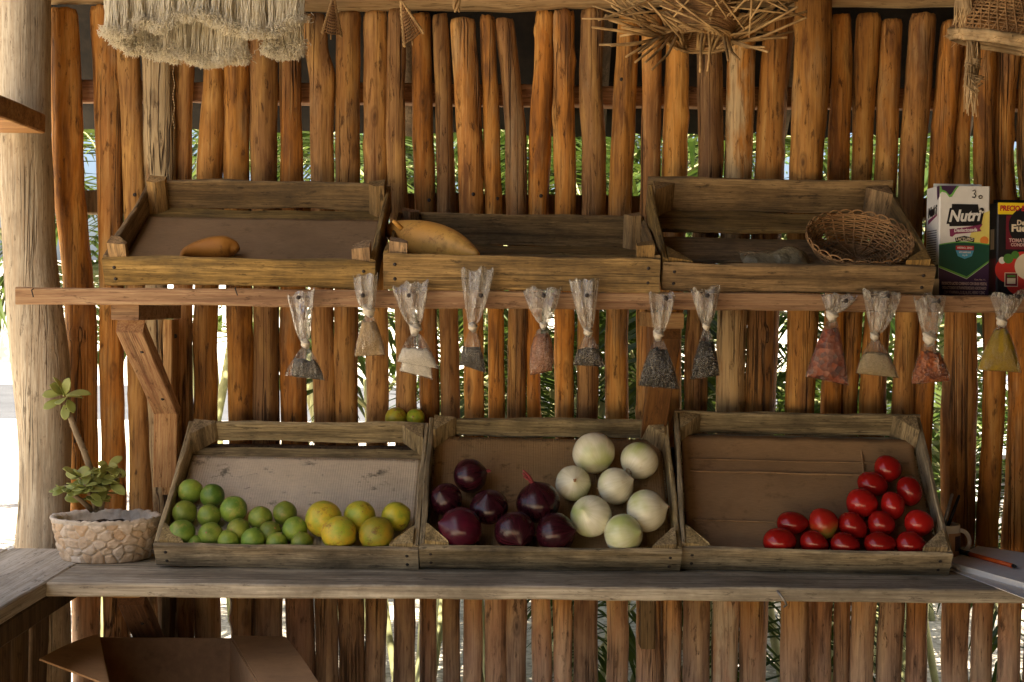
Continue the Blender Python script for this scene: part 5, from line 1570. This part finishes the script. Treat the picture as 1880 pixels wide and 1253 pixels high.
mb = MB(); mb.tube([pa + d * .0, pa + d * .02, pa + d * .30], [.003, .0048, .0049], 10); mb.build('cap', PC['black'], pen); mb = MB(); mb.tube([pa + d * .95, pa + d * .985, pa + d], [.0040, .0032, .001], 10); mb.build('tip', PC['black'], pen)

# ================================================================== cardboard box under the counter
bl, br_, fr_, fl = Vector((-.842, .30, 0)), Vector((-.569, .30, 0)), Vector((-.44, -.08, 0)), Vector((-.712, -.08, 0)); bz = .683
box = thing('cardboard_box', 'open brown cardboard box with spread flaps on the floor under the counter', 'box', T(-.64, .1, 0))
mb = MB()
def inset(p, k): c = (bl + br_ + fr_ + fl) / 4; return c + (p - c) * k
o4 = [fl, fr_, br_, bl]; i4 = [inset(q, .975) for q in o4]; up_ = Vector((0, 0, bz)); dn_ = Vector((0, 0, .30))
vs = o4 + [q + up_ for q in o4] + [q + up_ for q in i4] + [q + dn_ for q in i4]
fs = [(3, 2, 1, 0), (12, 13, 14, 15)]
for k in range(4):
    k2 = (k + 1) % 4; fs += [(k, k2, 4 + k2, 4 + k), (4 + k, 4 + k2, 8 + k2, 8 + k), (8 + k, 8 + k2, 12 + k2, 12 + k)]
mb.add(vs, fs, 0, False); mb.build('carton_body', M['card_box'], box)
def flap(pts):
    mb = MB(); v = [Vector(p) for p in pts]; n = (v[1] - v[0]).cross(v[3] - v[0]).normalized() * .0035
    NN = 10; vs = []; fs = []
    for lay in (0, 1):
        for i in range(NN + 1):
            for j in range(NN + 1):
                s, q = i / NN, j / NN
                p = v[0].lerp(v[1], s).lerp(v[3].lerp(v[2], s), q) + n * lay + n * 1.3 * math.sin(PI * s) * q * q
                vs.append(p)
    w = NN + 1; N2 = w * w
    for i in range(NN):
        for j in range(NN):
            a = i * w + j; fs.append((a, a + 1, a + w + 1, a + w)); fs.append((N2 + a, N2 + a + w, N2 + a + w + 1, N2 + a + 1))
    for i in range(NN):
        for (a, b) in ((i, i + 1), (NN * w + i + 1, NN * w + i), ((i + 1) * w, i * w), (i * w + NN, (i + 1) * w + NN)): fs.append((a, b, N2 + b, N2 + a))
    mb.add(vs, fs, 0, False); mb.build('flap', M['card_box'], box)
def bp(v, dz=.0015): return Vector((v.x, v.y, bz + dz))
flap([bp(fl), bp(bl), at(176, 1168, .285), at(72, 1213, .03)])
flap([bp(br_), bp(fr_), at(588, 1262, -.03), at(524, 1172, .27)])
flap([bp(fl, -.001), bp(fr_, -.001), bp(fr_, -.10) + Vector((.03, -.12, 0)), bp(fl, -.10) + Vector((.03, -.12, 0))])
flap([bp(br_, -.001) + Vector((0, .003, 0)), bp(bl, -.001) + Vector((0, .003, 0)), bp(bl, -.13) + Vector((0, .045, 0)), bp(br_, -.13) + Vector((0, .045, 0))])
# ================================================================== outside
def ground_mat():
    t = NT('white_gravel'); c = t.coord((1, 1, 1))
    n = t.noise(c, 2.2, 6, .65); v = t.voro(c, 55, out='Color'); sp = t.n('ShaderNodeSeparateColor'); t.l(v, sp.inputs[0])
    n2 = t.noise(c, 70, 4, .7)
    col = t.ramp(t.math('ADD', t.math('MULTIPLY', sp.outputs[0], .5), t.math('MULTIPLY', n, .5)), [(.2, (.30, .26, .20)), (.45, (.52, .46, .365)), (.8, (.66, .60, .50))])
    col = t.mix(t.ramp(n2, [(.62, 0.0), (.70, .8)]), col, (.10, .07, .04))
    t.bsdf(col, .9, t.bump(v, .6, .02), .2); return t.mat
M['gravel'] = ground_mat()
mb = MB(); g = 260; vs = []
N = 40
for i in range(N + 1):
    for j in range(N + 1):
        u, v = (j / N - .5) * 2, (i / N - .5) * 2
        vs.append((g * u * abs(u), g * v * abs(v) + 5, 0))
mb.add(vs, [(i * (N + 1) + j, i * (N + 1) + j + 1, (i + 1) * (N + 1) + j + 1, (i + 1) * (N + 1) + j) for i in range(N) for j in range(N)])
structure(mb.build('ground', M['gravel'], None, T(0, 0, 0), False))
t = NT('asphalt'); n = t.noise(t.coord((1, 1, 1)), 1.2, 6, .7); n2 = t.noise(t.coord((1, 1, 1)), 60, 3, .7)
t.bsdf(t.ramp(t.math('ADD', t.math('MULTIPLY', n, .6), t.math('MULTIPLY', n2, .4)), [(.3, (.05, .052, .056)), (.7, (.11, .112, .118))]), .85, t.bump(n2, .4, .01), .25); M['asphalt'] = t.mat
M['concrete'] = plain('pale_concrete', (.50, .49, .46), .85, .2, .15, 3, .2)
def slab(name, x0, x1, y0, y1, z0, z1, mat):
    mb = MB(); mb.box(T((x0 + x1) / 2, (y0 + y1) / 2, (z0 + z1) / 2), x1 - x0, y1 - y0, z1 - z0); return structure(mb.build(name, mat, None, T((x0 + x1) / 2, (y0 + y1) / 2, z0)))
M['bounce_earth'] = plain('warm_bounce_earth', (.42, .29, .17), .95, .1, .35, 5, .4)
slab('floor', -1.35, 1.9, -14, .44, -.05, .004, M['bounce_earth'])  # unseen brown floor, added to bounce warm light into the stall
slab('road', -80, 80, 12.6, 20.5, -.05, .004, M['asphalt'])
slab('pavement', -80, 80, 20.5, 24, -.05, .13, M['concrete'])
slab('pavement', -80, 80, 11.6, 12.6, -.05, .10, M['concrete'])
# boundary wall across the road
M['render'] = plain('painted_render', (.62, .60, .54), .85, .2, .12, 1.2, .1)
bw = thing('boundary_wall', 'long pale rendered wall across the street', 'wall', T(0, 30, 0))
mb = MB(); mb.box(T(0, 30, 1.1), 90, .25, 2.2); mb.build('wall_panel', M['render'], bw)
mb = MB(); mb.box(T(0, 30, 2.25), 90.2, .36, .1); mb.build('coping', M['concrete'], bw)

# ---- palms
def frond_mesh(L, nl, droop, seed, wl=.021, ll=.30):
    rr = random.Random(seed); mb = MB(); pts = []
    for i in range(15):
        s = i / 14; a = droop * s * s
        pts.append(Vector((L * (s - .22 * droop * s ** 3), .03 * math.sin(s * 3 + seed), L * (.55 * s - .75 * droop * s * s))))
    mb.tube(pts, [lerp(.008, .002, i / 14) for i in range(15)], 5, 1)
    for k in range(nl):
        s = .14 + .86 * k / (nl - 1); f = s * 13.99; i = int(f); p = pts[i].lerp(pts[min(i + 1, 14)], f - i)
        tg = (pts[min(i + 1, 14)] - pts[i]).normalized()
        for sgn in (-1, 1):
            l = ll * (math.sin(PI * min(1, .18 + .80 * s)) ** .6) * rr.uniform(.85, 1.1)
            side = Vector((0, sgn, 0)); d = (tg * rr.uniform(.5, .75) + side * .8 + Vector((0, 0, rr.uniform(.05, .35)))).normalized()
            up = Vector((0, 0, 1)); w = d.cross(up).normalized() * wl * .5
            q0, q1, q2 = p, p + d * l * .5 + Vector((0, 0, -.02 * l)), p + d * l + Vector((0, 0, -.28 * l))
            ww = w * rr.uniform(.8, 1.2)
            mb.add([q0 - ww * .4, q0 + ww * .4, q1 + ww, q1 - ww, q1 + Vector((0, 0, -.004)), q2], [(0, 1, 2, 4), (0, 4, 3), (4, 2, 5), (3, 4, 5)], 0, False)
    me = bpy.data.meshes.new('frond'); me.from_pydata([tuple(v) for v in mb.v], [], mb.f)
    me.polygons.foreach_set('material_index', mb.m); me.materials.append(M['palm']); me.materials.append(M['palm_stem']); me.update(); return me
FR = [frond_mesh(1.25, 34, .75, 1), frond_mesh(1.5, 40, .95, 2), frond_mesh(1.05, 30, .6, 3), frond_mesh(1.35, 36, 1.15, 4)]
BIG = [frond_mesh(2.3, 52, .9, 7, .03, .5), frond_mesh(2.6, 56, 1.1, 8, .032, .52)]
pr = random.Random(21)
def palm(x, y, nst, lab, hmax=1.3, hmin=.2, nfr=12, sc=1.0, fr=FR, lean=.3, trunk=0):
    t = thing('palm', lab, 'palm', T(x, y, 0), 'palms growing behind the stall')
    tops = []
    for k in range(nst):
        a = pr.uniform(0, 6.28); r0 = pr.uniform(.02, .16); h = pr.uniform(hmin, hmax)
        b = Vector((x + r0 * math.cos(a), y + r0 * math.sin(a), 0)); e = b + Vector((lean * h * math.cos(a) * pr.uniform(.2, 1), lean * h * math.sin(a) * pr.uniform(.2, 1), h))
        r = trunk or pr.uniform(.012, .020)
        mb = MB(); pts = [b.lerp(e, s) + Vector((.03 * math.sin(s * 3) * math.cos(a), .02 * math.sin(s * 3), 0)) for s in [q / 9 for q in range(10)]]
        mb.tube(pts, [r * (1.1 if q % 2 else 1) for q in range(10)], 8); mb.build('trunk' if trunk else 'cane', M['palm_stem'], t); tops.append(pts[-1])
    for k in range(nfr):
        p = tops[k % len(tops)] if k % 3 else tops[k % len(tops)] * 1.0
        o = bpy.data.objects.new('frond', pr.choice(fr)); COL.objects.link(o); o.parent = t
        az = pr.uniform(0, 2 * PI) if k >= 3 else (-PI / 2 + pr.uniform(-.9, .9))
        s = sc * pr.uniform(.75, 1.15)
        o.matrix_basis = T(p.x - x, p.y - y, p.z - (0 if trunk else pr.uniform(0, .25) * min(1, p.z))) @ RZ(az) @ RY(pr.uniform(-.75, .35)) @ SCL(s, s, s)
    return t
PL = [(-.34, 2.2, 3, 'palm clump behind the citrus crate', 1.2, .8, 7), (.02, 2.3, 3, 'palm behind the onion crate with pale canes', 1.3, .8, 8),
      (.40, 2.5, 4, 'dense palm behind the right half of the onion crate', 1.2, .7, 10), (.75, 2.6, 3, 'palm behind the tomato crate left end', 1.1, .5, 8), (1.18, 2.3, 4, 'palm behind the tomato heap', 1.0, .5, 9), (1.55, 2.5, 3, 'palm behind the milk carton and mug', 1.2, .6, 7),
      (.15, 3.8, 4, 'taller palm further back in the middle', 1.8, 1.1, 10), (.95, 3.9, 4, 'taller palm further back to the right', 1.7, .9, 10), (1.9, 3.6, 3, 'far right palm further back near the white car', 1.6, .9, 7)]
PL += [(.22, 1.85, 3, 'low palm close to the wall behind the red onions', 1.2, .9, 6), (.60, 2.0, 3, 'palm close to the wall behind the white onions', 1.1, .6, 8), (.97, 1.9, 3, 'palm close to the wall behind the cardboard with folds', 1.0, .6, 8)]
for (x, y, n_, lab, hm, hn, nf) in PL: palm(x, y, n_, lab, hm, hn, nf)
for (x, y, n_, lab, hm, hn, nf) in [(-.45, 2.6, 4, 'palm with high fronds behind the gap between the two left upper crates', 2.0, 1.5, 15), (.25, 2.4, 4, 'palm with high fronds behind the shallow crate', 2.0, 1.5, 16), (.85, 2.9, 4, 'palm with high fronds left of the thick wall pole', 1.9, 1.4, 13), (1.5, 2.8, 4, 'palm with high fronds right of the thick wall pole', 1.9, 1.4, 13), (-.05, 4.4, 5, 'tall palm deepest in the middle gaps', 2.4, 1.2, 18), (-1.45, 2.7, 4, 'palm with fronds in the gap beside the corner post', 1.9, 1.3, 12), (-1.15, 3.6, 3, 'palm with high fronds above the left crate gap', 2.1, 1.7, 9)]: palm(x, y, n_, lab, hm, hn, nf)
palm(-1.5, 5.2, 1, 'tall single trunk palm at the left, fronds drooping into view', 2.6, 2.5, 16, 1.0, BIG, .1, .07)
palm(-.1, 6.0, 1, 'tall single trunk palm behind the middle poles', 2.5, 2.4, 16, 1.0, BIG, .1, .08)
palm(2.1, 6.4, 1, 'tall single trunk palm behind the right end of the wall', 2.6, 2.5, 14, 1.0, BIG, .1, .08)

# ---- roadside trees
def tree(x, y, h, lab, seed):
    rr = random.Random(seed); t = thing('street_tree', lab, 'tree', T(x, y, 0), 'trees across the street')
    mb = MB(); mb.tube([(x + .1 * nz(q * .5, seed), y, h * .5 * q / 6) for q in range(7)], [lerp(.16, .09, q / 6) for q in range(7)], 10)
    for k in range(5):
        a = k * 1.3; mb.tube([(x, y, h * .42), (x + .6 * math.cos(a), y + .6 * math.sin(a), h * .6), (x + 1.1 * math.cos(a), y + 1.1 * math.sin(a), h * .78)], [.07, .05, .02], 6)
    mb.build('trunk', M['bark'], t)
    mb = MB(); cl = [(Vector((x + rr.gauss(0, .8), y + rr.gauss(0, .8), h * .7 + rr.gauss(0, .12) * h)), rr.uniform(.35, .75)) for _ in range(26)]
    for k in range(3600):
        c, r = rr.choice(cl); d = Vector((rr.gauss(0, 1), rr.gauss(0, 1), rr.gauss(0, 1))).normalized() * r * rr.uniform(.4, 1) ** .5
        m = T(*(c + d)) @ RZ(rr.uniform(0, 6)) @ RX(rr.uniform(-1, 1)); s = rr.uniform(.05, .10)
        mb.add([(-s * .5, 0, 0), (0, -s, 0), (s * .5, 0, 0), (0, s, 0)], [(0, 1, 2, 3)], 0, False, m)
    mb.build('crown', M['leaf'], t)
tree(-12.5, 26.0, 6.0, 'leafy street tree seen in the gap left of the corner post', 1); tree(-9.0, 34, 7.0, 'leafy tree behind the far wall to the left', 2); tree(-3, 33, 7, 'leafy tree behind the far wall in the middle', 3); tree(5, 34, 8, 'leafy tree behind the far wall to the right', 4); tree(12, 32, 7, 'leafy tree at the far right behind the car', 5); tree(-15.5, 33, 8, 'big leafy tree at the far left beyond the street', 6)

# ---- parked car seen through the gaps at the right
M['carpaint'] = plain('white_car_paint', (.72, .73, .74), .18, .6, .02, 4, 0.0); M['glass'] = plain('dark_glass', (.02, .025, .03), .06, .7, .1, 3, 0.0)
M['rubber'] = plain('tyre_rubber', (.025, .025, .025), .85, .2, .2, 60, .2); M['alloy'] = plain('alloy_rim', (.45, .45, .46), .3, .6, .1, 30, .05, .9)
car = thing('parked_car', 'white car parked outside, its front wheel showing in the gap right of the mug', 'car', T(4.1, 5.4, 0))
X0 = 1.85
body = [(X0, .28), (X0 - .03, .52), (X0 + .06, .70), (X0 + .5, .86), (X0 + 1.15, .94), (X0 + 1.75, 1.36), (X0 + 2.3, 1.46), (X0 + 3.2, 1.42), (X0 + 3.9, 1.05), (X0 + 4.3, .96), (X0 + 4.38, .60), (X0 + 4.34, .30)]
wc = (X0 + .82, X0 + 3.42)
low = []
for c in wc[::-1]: low += [(c + .37 * math.cos(a), .31 + .37 * math.sin(a)) for a in [PI * q / 12 for q in range(13)]]
low = [p for p in low if p[1] >= .27]
prof = body + [(p[0], p[1]) for p in low]
def car_sec(y, k):
    cx = X0 + 2.2
    return [Vector((cx + (x - cx) * (1 - .03 * k), y + (.10 * max(0, z - .9) * k * (1 if y < 5.4 else -1)), z)) for x, z in prof]
mb = MB(); mb.rings([car_sec(4.53, 1.3), car_sec(4.50, 1.0) if False else car_sec(4.51, 1.0), car_sec(5.4, 0), car_sec(6.29, 1.0)], True, True, 0, False); mb.build('body', M['carpaint'], car)
for poly in ([(X0 + 1.32, .96), (X0 + 1.82, 1.33), (X0 + 2.28, 1.39), (X0 + 2.28, .97)], [(X0 + 2.36, .97), (X0 + 2.36, 1.39), (X0 + 3.1, 1.35), (X0 + 3.55, 1.04), (X0 + 3.5, .98)]):
    mb = MB(); mb.add([Vector((x, 4.503 + .10 * max(0, z - .9), z)) for x, z in poly] + [Vector((x, 4.52 + .10 * max(0, z - .9), z)) for x, z in poly], [tuple(range(len(poly))), tuple(range(len(poly), 2 * len(poly)))[::-1]], 0, False); mb.build('window', M['glass'], car)
for c in wc:
    for yy in (4.62, 6.18):
        mb = MB(); mw = T(c, yy, .31) @ RX(PI / 2)
        mb.torus(mw, .25, .25, .065, 48, 12); wo = mb.build('tyre', M['rubber'], car)
        mb = MB(); mb.torus(mw @ T(0, 0, .03), .195, .195, .018, 40, 8)
        for k in range(5):
            a = 2 * PI * k / 5
            mb.tube([mw @ Vector((0, 0, .03)), mw @ Vector((.19 * math.cos(a), .19 * math.sin(a), .03))], [.045, .022], 8)
        mb.ball(mw @ T(0, 0, .03) @ SCL(.05, .05, .02), None, 14, 8); mb.build('rim', M['alloy'], car)
mb = MB(); mb.ball(T(X0 + .17, 4.62, .68) @ SCL(.16, .09, .07), None, 16, 10); mb.build('headlight', M['glass'], car)
mb = MB(); mb.box(T(X0 + 2.2, 4.5, .62), 3.6, .012, .035); mb.build('side_trim', M['rubber'], car)

# ================================================================== light, sky, camera
w = bpy.data.worlds.new('World'); SC.world = w; w.use_nodes = True
nt = w.node_tree; bgn = nt.nodes['Background']; sky = nt.nodes.new('ShaderNodeTexSky'); sky.sky_type = 'NISHITA'; sky.sun_disc = False
SUN_EL, SUN_AZ = math.radians(58), math.radians(-178)     # azimuth measured from +Y towards +X
sky.sun_elevation = SUN_EL; sky.sun_rotation = SUN_AZ; sky.air_density = .7; sky.dust_density = 4.0; sky.ozone_density = .4
nt.links.new(sky.outputs[0], bgn.inputs[0]); bgn.inputs[1].default_value = .05
sd_ = Vector((math.sin(SUN_AZ) * math.cos(SUN_EL), math.cos(SUN_AZ) * math.cos(SUN_EL), math.sin(SUN_EL)))
sl = bpy.data.lights.new('sun', 'SUN'); sl.energy = 4.5; sl.angle = math.radians(.5); sl.color = (1, .90, .74)
so = bpy.data.objects.new('sun', sl); COL.objects.link(so); so.rotation_euler = sd_.to_track_quat('Z', 'Y').to_euler(); so.location = (-4, -4, 8)

cam = bpy.data.cameras.new('camera'); co = bpy.data.objects.new('camera', cam); COL.objects.link(co)
cam.sensor_fit = 'HORIZONTAL'; cam.sensor_width = 36; cam.lens = F * 36 / 1880; cam.shift_y = -(626.5 - CY) / 1880; cam.clip_end = 600; cam.clip_start = .05
co.matrix_world = T(*CAM) @ RX(PI / 2) @ RZ(AL)
SC.camera = co
SC.view_settings.view_transform = 'Standard'; SC.view_settings.look = 'None'; SC.view_settings.gamma = 1.0
SC.view_settings.exposure = 2.62
SC.render.engine = 'CYCLES'
SC.cycles.use_denoising = True
SC.cycles.max_bounces = 10; SC.cycles.diffuse_bounces = 6; SC.cycles.transparent_max_bounces = 16; SC.cycles.sample_clamp_indirect = 6
